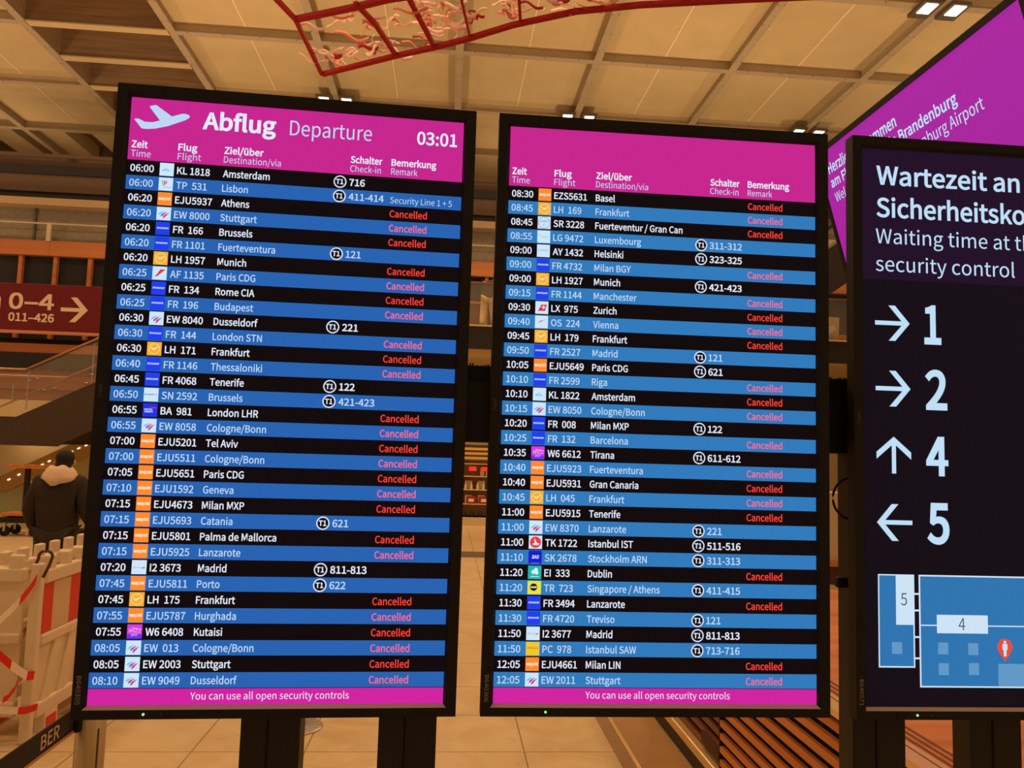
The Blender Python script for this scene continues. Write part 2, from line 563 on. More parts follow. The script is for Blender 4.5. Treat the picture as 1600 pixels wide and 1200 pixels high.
def logo(kind):
    """tail-sign square of 44 x 43 units, its upper left corner at 0,0"""
    if kind in LOGO: return LOGO[kind]
    mb = MB(); y0, y1, y2 = -.0010, -.0013, -.0016
    wt = lg('white', (205, 230, 250))
    def base(c): face(mb, 0, 0, 44, 43, y0, c)
    if kind == 'KL':
        base(wt); c = lg('sky', (110, 190, 235))
        for k, (x, h) in enumerate([(16, 22), (20, 19), (24, 22), (12, 24), (28, 24)]): disc(mb, x, h, 2.2, y1, c, 10)
        face(mb, 7, 25, 30, 27, y1, c); face(mb, 35, 25, 38, 27, y1, c)
    elif kind == 'TP':
        base(wt); say(mb, 'T', 8, 26, 14, lg('green', (80, 190, 70)), y1, weight=.03, xs=.8)
        say(mb, 'P', 16, 26, 14, lg('red', (225, 50, 60)), y1, weight=.04, xs=.9)
        face(mb, 15, 31, 41, 32.6, y1, lg('grey', (130, 150, 165)))
    elif kind == 'EJ':
        base(lg('orange', (255, 138, 44))); say(mb, 'easyJet', 22, 25, 9, lg('warm_white', (255, 232, 214)), y1, weight=.05, width=38, align='C')
    elif kind == 'EW':
        base(wt)
        for k, c in enumerate([(110, 190, 235), (150, 80, 160), (225, 50, 130)]):
            o = 7 * k
            poly(mb, [(5 + o, 25 + .8 * o), (9 + o, 19 + .5 * o), (22 + o, 13 + .4 * o), (25 + o, 12.5 + .4 * o), (20 + o, 17 + .5 * o), (10 + o, 25 + .8 * o)], y1, lg('wave%d' % k, c))
    elif kind == 'FR':
        base(lg('royal', (28, 62, 236))); say(mb, 'RYANAIR', 22, 23, 5, lg('ice', (200, 215, 255)), y1, weight=.05, width=36, align='C', slant=.15)
    elif kind == 'LH':
        base(lg('amber', (243, 176, 52))); c = lg('pale_amber', (252, 226, 170))
        disc(mb, 22, 21.5, 17, y1, c, 30, 15.2)
        poly(mb, [(8, 15), (20, 21), (33, 14), (36, 15), (28, 20), (24, 25), (18, 26)], y1, c)
        poly(mb, [(22, 19), (33, 17), (25, 23)], y2, c)
    elif kind == 'AF':
        base(wt); poly(mb, [(6, 34), (15, 32), (40, 9), (24, 9), (12, 28)], y1, lg('crimson', (228, 52, 72)))
    elif kind == 'SN':
        base(wt); c = lg('slate', (90, 105, 140)); say(mb, 'brussels', 3, 23, 5, c, y1, weight=.03, width=27)
        for k in range(3): disc(mb, 33 + 3 * k, 21, 1.2, y1, c, 8)
    elif kind == 'BA':
        base(lg('cobalt', (30, 50, 220))); c = lg('ice', (200, 215, 255))
        say(mb, 'BRITISH', 5, 22, 5, c, y1, weight=.04, width=24); say(mb, 'AIRWAYS', 5, 29, 5, c, y1, weight=.04, width=26)
        poly(mb, [(17, 11), (41, 13), (38, 17), (32, 14)], y1, lg('red', (225, 50, 60)))
    elif kind == 'I2':
        base(wt); say(mb, 'Iberia', 5, 25, 6, lg('rose', (190, 130, 150)), y1, width=26)
        poly(mb, [(30, 24), (40, 19), (38, 24), (33, 26)], y1, lg('red', (225, 50, 60)))
    elif kind == 'W6':
        base(lg('fuchsia', (215, 60, 220))); face(mb, 0, 30, 44, 43, y1, lg('violet', (110, 50, 235)))
        c = lg('lilac', (236, 190, 250)); say(mb, 'WIZZ', 22, 24, 11, c, y2, width=36, align='C', slant=.15)
        say(mb, 'air', 22, 35, 9, c, y2, width=20, align='C')
        poly(mb, [(14, 9), (38, 13), (38, 14.5), (14, 11)], y2, c)
    elif kind == 'SR':
        base(wt); c = lg('slate', (90, 115, 165)); disc(mb, 22, 21.5, 20, y1, c, 30, 18.6)
        say(mb, 'sundair', 22, 20, 9, c, y1, width=28, align='C'); say(mb, 'air', 22, 30, 5, c, y1, width=10, align='C')
    elif kind == 'LG':
        base(wt); c = lg('sky', (110, 190, 235)); say(mb, 'Luxair', 10, 25, 7, c, y1, width=28); disc(mb, 7, 15, 2, y1, c, 8)
    elif kind == 'AY':
        base(wt); say(mb, 'FINNAIR', 22, 22, 4.5, lg('slate', (90, 115, 165)), y1, width=34, align='C')
    elif kind == 'LX':
        base(wt); poly(mb, [(9, 33), (20, 11), (39, 11), (33, 33)], y1, lg('red', (225, 50, 60)))
        face(mb, 26, 14, 29.5, 27, y2, wt); face(mb, 21, 18.5, 34, 22, y2, wt)
    elif kind == 'OS':
        base(wt); c = lg('red', (225, 50, 60))
        poly(mb, [(7, 29), (20, 18), (38, 13), (24, 19)], y1, c); poly(mb, [(11, 19), (22, 17), (24, 20)], y2, c)
    elif kind == 'TK':
        base(wt); disc(mb, 22, 21.5, 18.5, y1, lg('signal_red', (236, 60, 60)), 30)
        poly(mb, [(18, 7), (22, 15), (27, 24), (36, 26), (30, 31), (16, 31), (12, 27), (19, 24)], y2, wt)
    elif kind == 'SK':
        base(lg('navy', (22, 26, 205))); say(mb, 'SAS', 22, 25, 10, lg('ice', (200, 215, 255)), y1, weight=.05, width=24, align='C', slant=.2)
        face(mb, 8, 39, 36, 41, y1, lg('steel_blue', (110, 130, 240)))
    elif kind == 'EI':
        base(lg('teal', (34, 178, 178))); c = lg('mint', (215, 246, 240))
        disc(mb, 26, 12.5, 6.2, y1, c, 14); disc(mb, 17, 19.5, 6.2, y1, c, 14); disc(mb, 28, 22, 6.2, y1, c, 14)
        poly(mb, [(22, 19), (24, 20), (16, 29), (14, 28)], y2, c); face(mb, 8, 34, 36, 36, y1, c)
    elif kind == 'TR':
        base(lg('yellow', (236, 226, 60))); disc(mb, 20, 20, 12, y1, INK, 24)
        say(mb, 'scoot', 20, 22.5, 6, lg('warm_white', (255, 232, 214)), y2, weight=.06, width=20, align='C')
    elif kind == 'PC':
        base(lg('gold', (240, 200, 40))); say(mb, 'PEGASUS', 22, 22, 6, lg('rust', (190, 90, 30)), y1, weight=.02, width=34, align='C')
    LOGO[kind] = mb.mesh('airline_logo')
    return LOGO[kind]


CODE = {'EJU': 'EJ', 'EZS': 'EJ'}
R1 = '''06:00|KL 1818|Amsterdam|716
06:00|TP  531|Lisbon|411-414|Security Line 1 + 5
06:20|EJU5937|Athens
06:20|EW 8000|Stuttgart
06:20|FR  166|Brussels
06:20|FR 1101|Fuerteventura|121
06:20|LH 1957|Munich
06:25|AF 1135|Paris CDG
06:25|FR  134|Rome CIA
06:25|FR  196|Budapest
06:30|EW 8040|Dusseldorf|221
06:30|FR  144|London STN
06:30|LH  171|Frankfurt
06:40|FR 1146|Thessaloniki
06:45|FR 4068|Tenerife|122
06:50|SN 2592|Brussels|421-423
06:55|BA  981|London LHR
06:55|EW 8058|Cologne/Bonn
07:00|EJU5201|Tel Aviv
07:00|EJU5511|Cologne/Bonn
07:05|EJU5651|Paris CDG
07:10|EJU1592|Geneva
07:15|EJU4673|Milan MXP
07:15|EJU5693|Catania|621
07:15|EJU5801|Palma de Mallorca
07:15|EJU5925|Lanzarote
07:20|I2 3673|Madrid|811-813
07:45|EJU5811|Porto|622
07:45|LH  175|Frankfurt
07:55|EJU5787|Hurghada
07:55|W6 6408|Kutaisi
08:05|EW  013|Cologne/Bonn
08:05|EW 2003|Stuttgart
08:10|EW 9049|Dusseldorf'''
R2 = '''08:30|EZS5631|Basel
08:45|LH  169|Frankfurt
08:45|SR 3228|Fuerteventur / Gran Can
08:55|LG 9472|Luxembourg|311-312
09:00|AY 1432|Helsinki|323-325
09:00|FR 4732|Milan BGY
09:00|LH 1927|Munich|421-423
09:15|FR 1144|Manchester
09:30|LX  975|Zurich
09:40|OS  224|Vienna
09:45|LH  179|Frankfurt
09:50|FR 2527|Madrid|121
10:05|EJU5649|Paris CDG|621
10:10|FR 2599|Riga
10:10|KL 1822|Amsterdam
10:15|EW 8050|Cologne/Bonn
10:20|FR  008|Milan MXP|122
10:25|FR  132|Barcelona
10:35|W6 6612|Tirana|611-612
10:40|EJU5923|Fuerteventura
10:40|EJU5931|Gran Canaria
10:45|LH  045|Frankfurt
11:00|EJU5915|Tenerife
11:00|EW 8370|Lanzarote|221
11:00|TK 1722|Istanbul IST|511-516
11:10|SK 2678|Stockholm ARN|311-313
11:20|EI  333|Dublin
11:20|TR  723|Singapore / Athens|411-415
11:30|FR 3494|Lanzarote
11:30|FR 4720|Treviso|121
11:50|I2 3677|Madrid|811-813
11:50|PC  978|Istanbul SAW|713-716
12:05|EJU4661|Milan LIN
12:05|EW 2011|Stuttgart'''
greyprint = mat('grey_print', (150, 136, 124), 0.6)
faint = mat('faint_print', (74, 60, 54), 0.6)
led = mat('green_led', (60, 255, 60), 0.3, emit=(110, 255, 90), strength=3.0)
seamm = mat('seam_shadow_gap', (6, 4, 4), 0.9)


def housing(root, serial):
    """black monitor body with its chamfered frame, lamp, maker's name and inventory number"""
    x0, x1, z0, z1 = -.0255, .7065, -.0237, 1.2345
    fy, by = -.009, .022
    m = MB()
    a, c = -.006, W_ + .006      # inner edge of the frame front
    d, e = -.006, H_ + .006
    def ring(o, i, m_):
        ox0, ox1, oz0, oz1, oy = o; ix0, ix1, iz0, iz1, iy = i
        vs = [(ox0, oy, oz0), (ox1, oy, oz0), (ox1, oy, oz1), (ox0, oy, oz1), (ix0, iy, iz0), (ix1, iy, iz0), (ix1, iy, iz1), (ix0, iy, iz1)]
        m.add(vs, [(0, 1, 5, 4), (1, 2, 6, 5), (2, 3, 7, 6), (3, 0, 4, 7)], m_)
    ring((x0, x1, z0, z1, fy), (a, c, d, e, fy), black)
    ring((x0, x1, z0, z1, by), (x0, x1, z0, z1, fy), black)
    m.add([(a, fy, d), (c, fy, d), (c, fy, e), (a, fy, e), (0, -.001, 0), (W_, -.001, 0), (W_, -.001, H_), (0, -.001, H_)],
          [(1, 2, 6, 5), (2, 3, 7, 6), (3, 0, 4, 7)], black)
    m.add([(x0, by, z0), (x1, by, z0), (x1, by, z1), (x0, by, z1)], [(0, 3, 2, 1)], black)
    m.obj('frame', root)
    MB().add([(a, fy, d), (c, fy, d), (W_, -.001, 0), (0, -.001, 0)], [(0, 1, 2, 3)], mat('lit_chamfer', (200, 172, 156), .45)).obj('lower_chamfer', root, label='chamfer under the screen, coloured pale as if lit')  # only this chamfer is pale: light falling on it, put into the colour
    MB().box(.02, W_ - .02, by, .05, .03, H_ - .03, black).obj('rear_case', root, bevel=.004)
    for (ux, uz, w, h) in ((x0, 1.113, .02, .0009), (x1 - .022, 1.13, .022, .0009), (x0, .052, .02, .0009), (x1 - .022, .052, .022, .0009)):
        MB().box(ux, ux + w, fy - .0004, fy, uz, uz + h, seamm).obj('frame_seam', root)
    for ux in (.062, .637):
        MB().box(ux, ux + .001, fy - .0004, fy, z0, d, seamm).obj('frame_seam', root); MB().box(ux, ux + .001, fy - .0004, fy, e, z1, seamm).obj('frame_seam', root)
    MB().lathe([(.0022, 0), (.0022, .001), (.0012, .0018)], led, n=12).obj('power_lamp', root, label='small green power lamp', loc=None).matrix_local = Matrix.Translation((.107, fy, -.0142)) @ Matrix.Rotation(math.pi / 2, 4, 'X')
    MB().lathe([(.0016, 0), (.0016, .0006)], darkgrey, n=12).obj('sensor', root).matrix_local = Matrix.Translation((.140, fy, -.0142)) @ Matrix.Rotation(math.pi / 2, 4, 'X')
    t = MB(); write(t, 'NEC', lambda x, z: (-.0185 + z, fy - .0005, .617 - x), .0066, faint, weight=.02, width=.026)
    t.obj('maker_name', root)
    t = MB(); write(t, serial, lambda x, z: (-.0185 + z, fy - .0005, .058 - x), .0085, greyprint, width=.053)
    t.obj('inventory_number', root)


def departure_board(name, label, loc, rotz, serial, rows, blue, title, cols):
    root = thing(name, label, 'departure board', loc, rotz, 'flight departure boards')
    housing(root, serial)
    m = MB(); face(m, 0, 0, 1080, 1920, 0, OFF); m.obj('screen', root)
    h = MB(); face(h, 0, 0, 1080, 208, -.0006, HDR1); h = h.obj('header_band', root)
    cT, cN, cR = cols
    for (u, de, en) in ((10, 'Zeit', 'Time'), (155, 'Flug', 'Flight'), (300, 'Ziel/\u00fcber', 'Destination/via'), (cN + 1, 'Schalter', 'Check-in'), (cR - 1, 'Bemerkung', 'Remark')):
        wd = {'Zeit': 50, 'Flug': 60, 'Ziel/\u00fcber': 125, 'Schalter': 105, 'Bemerkung': 150}[de]
        we = {'Time': 61, 'Flight': 73, 'Destination/via': 182, 'Check-in': 101, 'Remark': 88}[en]
        t = MB(); say(t, de, u, 167, 22, WHITE, -.001, weight=.028, width=wd); t.obj('column_heading', h)
        t = MB(); say(t, en, u, 197.5, 21.5, PALE, -.001, width=we)
        t.obj('column_heading', h)
    if title:
        t = MB(); say(t, 'Abflug', 226, 88, 54, WHITE, -.001, weight=.03, width=234, res=6); t.obj('title_text', h)
        t = MB(); say(t, 'Departure', 505, 88, 50, PALE, -.001, width=268, res=6); t.obj('title_text', h)
        t = MB(); say(t, '03:01', 924, 86, 42, WHITE, -.001, weight=.022, width=135, res=6); t.obj('clock_text', h)
        t = MB()
        out = [(12, 73), (18, 71), (27, 71.5), (45, 80), (70, 79.5), (92, 72), (58, 30), (59, 26), (74, 21), (79, 22), (128, 55.5),
               (160, 44), (170, 43), (182, 47), (184, 51), (182, 57), (170, 65), (120, 88), (80, 100), (60, 103), (44, 103.5), (36, 102)]
        poly(t, out, -.001, PALE); t.obj('plane_symbol', h)
    for i, line in enumerate(rows.split('\n')):
        q = line.split('|'); v0 = 209.5 + 48.83 * i
        odd = i % 2 == 0
        tx = WHITE if odd else PALE; wt = .017 if odd else 0.013
        r = MB(); face(r, 0, v0 + .8, 1080, v0 + (47.6 if not odd else 48.4), -.0006, OFF if odd else blue)
        r = r.obj('flight_row', root)
        bl = v0 + 36.3
        t = MB(); say(t, q[0], 11, bl, 22.5, tx, -.001, weight=wt, width=73); t.obj('time_text', r)
        t = MB(); say(t, q[1], 156, bl, 22.5, tx, -.001, weight=wt, xs=XS_FLIGHT); t.obj('flight_number', r)
        t = MB(); say(t, q[2], 300, bl, 22.5, tx, -.001, weight=wt, xs=XS_DEST); t.obj('destination_text', r)
        key = q[1][:3] if q[1][:3] in CODE else q[1][:2]
        o = bpy.data.objects.new('airline_logo', logo(CODE.get(key, key))); COL.objects.link(o)
        o.parent = r; o.location = (102 * S, 0, -(v0 + 2.6) * S)
        if len(q) > 3:
            t = MB()
            disc(t, cT, v0 + 25, 21, -.001, WHITE); disc(t, cT, v0 + 25, 17.3, -.0013, INK)
            say(t, 'T1', cT - 1, v0 + 33, 16, WHITE, -.0016, weight=.03, width=24, align='C')
            t.obj('terminal_badge', r)
            t = MB(); say(t, q[3], cN, bl, 22.5, tx, -.001, weight=wt + .004, xs=XS_DESK); t.obj('desk_number', r)
            if len(q) > 4:
                t = MB(); say(t, q[4], cR, bl + 1, 20.5, PALE, -.001, width=206); t.obj('remark_text', r)
        else:
            t = MB(); say(t, 'Cancelled', cR, bl, 22.5, RED if odd else PINK, -.001, weight=.014, width=124)
            t.obj('remark_text', r)
    f = MB(); face(f, 0, 1870.5, 1080, 1920, -.0006, FOOT); f = f.obj('footer_band', root)
    t = MB(); say(t, 'You can use all open security controls', 301, 1903.5, 21.5, WHITE, -.001, width=482); t.obj('footer_text', f)
    return root


departure_board('departure_board', 'large black departure board headed Abflug Departure with the clock and flights from 06:00',
                (-.6709, 1.6087, 1.2898), .0376, 'B640305', R1, BLUE1, True, (676, 706, 843))
departure_board('departure_board', 'black departure board with plain magenta header, flights from 08:30 to 12:05',
                (.1102, 1.6359, 1.2898), 0.0, 'B640306', R2, BLUE2, False, (672, 701, 837))

# ---- security waiting time board
wt_ = thing('waiting_time_board', 'black display listing waiting times at the security controls, right edge of view', 'information board', (.8955, 1.6294, 1.2883))
housing(wt_, 'B640571')
NIGHT = scr('night', (15, 8, 20)); PLUM_SHEEN = scr('plum_sheen', (31, 11, 40))
m = MB(); face(m, 0, 0, 1080, 1920, 0, NIGHT)
m.obj('screen', wt_)
m = MB(); face(m, 0, 0, 1080, 470, -.0006, PLUM_SHEEN); hd = m.obj('header_band', wt_)  # purple reflection across the screen top, put into this band's colour
LB = scr('light_blue_text', (190, 222, 246))
t = MB(); say(t, 'Wartezeit an der', 53, 128, 65, LB, -.001, weight=.02, width=535 / natural('Wartezeit an') * natural('Wartezeit an der'), res=6); t.obj('german_heading', hd)
t = MB(); say(t, 'Sicherheitskontrolle', 52, 245, 66, LB, -.001, weight=.02, width=553 / natural('Sicherheitsko') * natural('Sicherheitskontrolle'), res=6)
t.obj('german_heading', hd)
t = MB(); say(t, 'Waiting time at the', 49, 341, 52, LB, -.001, width=540 / natural('Waiting time at t') * natural('Waiting time at the'), res=6); t.obj('english_heading', hd)
t = MB(); say(t, 'security control', 48, 440, 52, LB, -.001, width=514, res=6)
t.obj('english_heading', hd)


def arrow(mb, u, v, ang, m, y=-.001, L=63, head=62, w=17):
    ca, sa = math.cos(ang), math.sin(ang)
    def R(p): return (u + p[0] * ca - p[1] * sa, v + p[0] * sa + p[1] * ca)
    poly(mb, [R(p) for p in [(-L, -w / 2 + 1), (L - 18, -w / 2 + 1), (L - 18, w / 2 - 1), (-L, w / 2 - 1)]], y, m)
    for s in (-1, 1):
        poly(mb, [R(p) for p in [(L, 0), (-2 + 12, s * head), (-14, s * head), (L - 23, 0)]], y, m)


for (n, v, ang) in (('1', 623, 0), ('2', 852, 0), ('4', 1081, -math.pi / 2), ('5', 1310, math.pi)):
    g = MB(); arrow(g, 106, v, ang, LB); g.obj('direction_arrow', wt_)
    g = MB(); say(g, n, 222, v + 64, 128, LB, -.001, weight=.03, width=62 if n == '1' else 80, res=6); g.obj('lane_number', wt_)
MAPB = scr('map_blue', (44, 116, 176)); MAPL = scr('map_line', (205, 226, 246)); MAPS = scr('map_square', (96, 152, 198)); MAPG = scr('map_ink', (70, 84, 100))
g = MB()
face(g, 45, 1484, 173, 1792, -.0006, MAPL); face(g, 49, 1488, 168, 1787, -.0009, MAPB)
face(g, 189, 1484, 1040, 1856, -.0006, MAPL); face(g, 194, 1489, 1035, 1851, -.0009, MAPB)
for v in (1548, 1603, 1691, 1761): face(g, 173, v - 3, 190, v + 3, -.0006, MAPL)
face(g, 107, 1486, 171, 1651, -.0012, MAPL); face(g, 251, 1616, 433, 1677, -.0012, MAPL)
face(g, 194, 1649.5, 1035, 1653.5, -.0011, MAPL)
for (u, v) in ((91, 1708), (254, 1708), (361, 1709), (255, 1776), (362, 1775)): face(g, u, v, u + 36, v + 39, -.0012, MAPS)
face(g, 467, 1776, 700, 1851, -.0012, MAPS)
mp = g.obj('terminal_map', wt_)
g = MB(); say(g, '5', 124, 1586, 40, MAPG, -.0015, xs=.85); say(g, '4', 328, 1666, 40, MAPG, -.0015, xs=.85); g.obj('map_number', mp)
g = MB(); pr = scr('pin_red', (236, 74, 54))
disc(g, 492, 1720, 27, -.0015, pr)
poly(g, [(468, 1732), (492, 1768), (516, 1732)], -.0015, pr)
disc(g, 492, 1704, 5, -.0018, MAPL, 12); face(g, 483, 1710, 501, 1730, -.0018, MAPL); face(g, 487, 1728, 497, 1751, -.0018, MAPL)
g.obj('location_pin', mp)

# ---- stand carrying the boards
st = thing('display_stand', 'black steel stand of posts and a crossbar carrying the display boards', 'stand', (0, 1.73, 0))
MB().box(-.50, 1.40, -.03, .03, 1.817, 1.985, blackpost).obj('crossbar', st, bevel=.004)
br = MB()
for k in range(340):
    x = -.5 + k * .00557
    br.box(x, x + .0036, -.034, -.03, 1.95, 1.983 + .006 * random.random(), black)
br.obj('cable_brush', st)
for x in (-.402, -.122, .903, 1.172):
    p = MB().box(x, x + .120, -.03, .03, .012, 1.817, blackpost)
    p.box(x + .052, x + .056, -.0315, -.03, .02, 1.8, seamm)
    p.obj('post', st)
for x in (-.33, .13, .29, .60, 1.03, 1.30):
    MB().box(x, x + .08, -.03, .03, 1.985, 2.1, blackpost).obj('bracket', st)
MB().box(-.6, .2, -.25, .25, 0, .012, blackpost).obj('base_plate', st, bevel=.003)
MB().box(.74, 1.42, -.25, .25, 0, .012, blackpost).obj('base_plate', st, bevel=.003)
cb = MB().tube([(.905 - .047 * math.sin(math.pi * k / 20), -.036, 1.718 - .047 * math.cos(math.pi * k / 20)) for k in range(21)], .0028, black, 8)
cb.obj('cable', st)
MB().box(.866, .905, -.04, -.022, 1.522, 1.545, black).obj('clip', st, bevel=.004)

# ------------------------------------------------------------------ big purple screen on the right
ls = thing('led_screen', 'huge tilted purple screen with white welcome text, hung above the right side', 'screen', (5.9, 6.9, 0))
A_ = Vector((4.999, 10.27, 6.023)); T_ = Vector((0, -1, 0)); D_ = Vector((.266, 0, -.964)).normalized(); N_ = Vector((-.964, 0, -.266)).normalized()
base = Vector((5.9, 6.9, 0))


def L(s, t, n): return tuple(A_ + T_ * s + D_ * t + N_ * n - base)


PURP = scr('purple', (168, 34, 158))
fr = MB()
LW, LH = 3.9, 2.25


def slab(mb, s0, s1, t0, t1, n0, n1, m):
    mb.hexa([L(s0, t0, n0), L(s1, t0, n0), L(s1, t1, n0), L(s0, t1, n0)], [L(s0, t0, n1), L(s1, t0, n1), L(s1, t1, n1), L(s0, t1, n1)], m)


slab(fr, -.06, LW + .12, -.07, LH + .07, -.25, -.01, black)
slab(fr, -.06, 0, -.07, LH + .07, -.01, .02, black); slab(fr, LW, LW + .12, -.07, LH + .07, -.01, .02, black)
slab(fr, 0, LW, -.07, 0, -.01, .02, black); slab(fr, 0, LW, LH, LH + .07, -.01, .02, black)
fr.obj('frame', ls)
g = MB(); g.add([L(0, 0, 0), L(0, LH, 0), L(LW, LH, 0), L(LW, 0, 0)], [(0, 1, 2, 3)], PURP); g.obj('display_panel', ls)
for (tx, s, t_, cap, wd, we) in (('Herzlich Willkommen', .19, .315, .135, 1.62, .02), ('am Flughafen Berlin Brandenburg', .17, .505, .125, 2.66, .02), ('Welcome to Berlin Brandenburg Airport', .18, .715, .13, 2.98, 0)):
    g = MB(); write(g, tx, lambda x, z: L(s + x, t_ - z, .004), cap, LB, weight=we, width=wd, res=4); g.obj('welcome_line', ls)
for y in (-2.0, 1.4):
    g = MB(); g.box(-.08, .08, y - .08, y + .08, 0, 5.2, blackpost); g.hexa([(-.08, y - .05, 4.6), (-.08, y + .05, 4.6), (-.08, y + .05, 4.9), (-.08, y - .05, 4.9)],
        [(-.36, y - .05, 4.75), (-.36, y + .05, 4.75), (-.36, y + .05, 4.9), (-.36, y - .05, 4.9)], blackpost)
    g.obj('support_column', ls)

# ------------------------------------------------------------------ red hanging frame with ribbons (plain stand-in)
redp = mat('red_lacquer', (148, 16, 20), 0.6, spec=.2); pinkr = mat('pale_ribbon', (252, 214, 198), 0.7); redr = mat('dark_ribbon', (170, 30, 34), 0.7); rose = mat('rose_ribbon', (234, 140, 122), 0.7)
ha = thing('hanging_frame', 'red lattice frame filled with curled pale ribbons, hung below the ceiling', 'decoration', (0, 8.6, 6.5))


nbar = [0]


def bar(pts, w, m=redp, th=.02):
    nbar[0] += 1; zo = .003 * nbar[0]
    P_ = [Vector((p[0], p[1] - 8.6, zo)) for p in pts]; L_ = []; R_ = []
    for i, p in enumerate(P_):
        d = (P_[min(i + 1, len(P_) - 1)] - P_[max(i - 1, 0)]).normalized(); n = Vector((-d.y, d.x, 0)) * w / 2
        L_.append(p - n); R_.append(p + n)
    up_ = Vector((0, 0, th)); n = len(P_)
    vs = [q for i in range(n) for q in (L_[i] - up_, R_[i] - up_, R_[i] + up_, L_[i] + up_)]
    fs = [(4 * i + a, 4 * i + (a + 1) % 4, 4 * i + 4 + (a + 1) % 4, 4 * i + 4 + a) for i in range(n - 1) for a in range(4)]
    fs += [(3, 2, 1, 0), (4 * n - 4, 4 * n - 3, 4 * n - 2, 4 * n - 1)]
    return MB().add(vs, fs, m).obj('lattice_bar', ha)


bar([(-1.77, 9.77), (-.8, 9.16), (-.34, 8.9), (.08, 8.63), (.54, 8.29), (1.19, 7.93), (1.84, 7.72), (2.88, 7.48), (4.2, 7.2)], .07)
bar([(-1.77, 9.77), (-1.86, 8.51)], .045)
bar([(-1.86, 8.51), (-2.0, 8.1), (-2.3, 6.8)], .05)
bar([(-1.86, 8.51), (-1.21, 8.2), (-.8, 7.98), (-.2, 7.75), (.6, 7.4)], .08)
bar([(-1.16, 8.1), (-.98, 8.5), (-.8, 9.16)], .05)
bar([(-.62, 7.8), (-.34, 8.87)], .05)
bar([(-.06, 7.7), (.08, 8.63)], .022)
bar([(.52, 7.4), (.62, 8.2)], .03)
bar([(-2.3, 6.8), (-.6, 6.4), (2.0, 6.1), (4.2, 6.3)], .06)
bar([(4.2, 7.2), (4.2, 6.3)], .05)
for (x, y) in ((-2.3, 6.8), (2.0, 6.1), (4.2, 6.3)):
    MB().tube([(x, y - 8.6, 0), (x, y - 8.6, 7.3)], .006, steel, 6).obj('suspension_wire', ha)


def edge_y(x):
    pts = [(-1.8, 9.7), (-.8, 9.1), (-.34, 8.82), (.08, 8.56), (.54, 8.22), (1.19, 7.86), (1.84, 7.66), (2.9, 7.42)]
    for a, b_ in zip(pts, pts[1:]):
        if a[0] <= x <= b_[0]: return a[1] + (b_[1] - a[1]) * (x - a[0]) / (b_[0] - a[0])
    return 7.4


def ribbon(c, length, amp, w, turn, m, heading):
    pts = []; n = 18
    p = Vector(c); a = heading
    for k in range(n):
        f = k / (n - 1)
        a += turn / n * (1.4 if (k // 6) % 2 == 0 else -.5)
        p = p + Vector((math.cos(a), math.sin(a) * .8, math.sin(f * 7 + heading) * amp)) * (length / n)
        wd = Vector((-.25 * math.sin(a), .25 * math.cos(a) + .35 * math.sin(5 * f + heading), .85))
        pts.append((p, wd))
    me = MB().strip(pts, w, m)
    o = me.obj('ribbon', ha, smooth=True)
    s = o.modifiers.new('thickness', 'SOLIDIFY'); s.thickness = .004
    return o


for k in range(99):
    if k < 26: x = random.uniform(-1.7, -.9); d = random.choice([random.uniform(.04, .16), random.uniform(.04, .22), random.uniform(.2, .9)])
    elif k < 74: x = random.uniform(-.9, .6); d = random.uniform(.02, .85 if x < 0 else .45)
    else: x = random.uniform(.4, 2.6); d = random.uniform(.0, max(.03, .4 - .18 * x))
    y = edge_y(x) - d
    mm_ = random.choice([pinkr, pinkr, pinkr, rose, redr if d < .2 else rose])
    ribbon((x, y - 8.6, random.uniform(.02, .14)), random.uniform(.18, .5), .5, random.uniform(.022, .06), random.uniform(-6, 6), mm_, random.uniform(0, 6.28))

# ------------------------------------------------------------------ slatted counter on the right
ct = thing('slatted_counter', 'long wooden counter with horizontal slats and a champagne metal rim', 'counter', (1.49, 3.5, 0))
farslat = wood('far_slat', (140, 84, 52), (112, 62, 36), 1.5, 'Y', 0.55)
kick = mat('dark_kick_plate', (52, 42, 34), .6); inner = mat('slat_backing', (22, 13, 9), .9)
MB().box(.0, 1.6, -1.5, 2.1, 0, .11, kick).obj('kick_plate', ct)
MB().box(-.03, .03, -1.5, 4.6, .11, .165, gold).obj('base_rail', ct, bevel=.008)
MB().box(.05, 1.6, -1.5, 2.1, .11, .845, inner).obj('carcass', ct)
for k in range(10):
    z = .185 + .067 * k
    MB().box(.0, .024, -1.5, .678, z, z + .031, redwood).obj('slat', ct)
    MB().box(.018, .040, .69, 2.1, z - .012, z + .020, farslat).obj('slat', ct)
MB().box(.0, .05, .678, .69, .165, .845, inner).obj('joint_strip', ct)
MB().box(-.002, .02, .69, .98, .20, .262, mat('dark_wood_block', (70, 34, 20), .6)).obj('wood_block', ct)
rim = MB().box(-.01, .05, -1.5, 2.1, .845, .872, gold)
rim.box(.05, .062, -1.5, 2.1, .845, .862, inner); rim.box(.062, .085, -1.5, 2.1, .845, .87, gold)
rim.obj('rim', ct)
top = MB().box(.085, 1.65, -1.5, 2.1, .845, .866, walnut)
top.obj('worktop', ct)
for k in range(3):
    MB().box(.10 + .03 * k, .114 + .03 * k, -1.5, 2.1, .866, .8675, mat('groove', (112, 58, 26), .7)).obj('groove', ct)

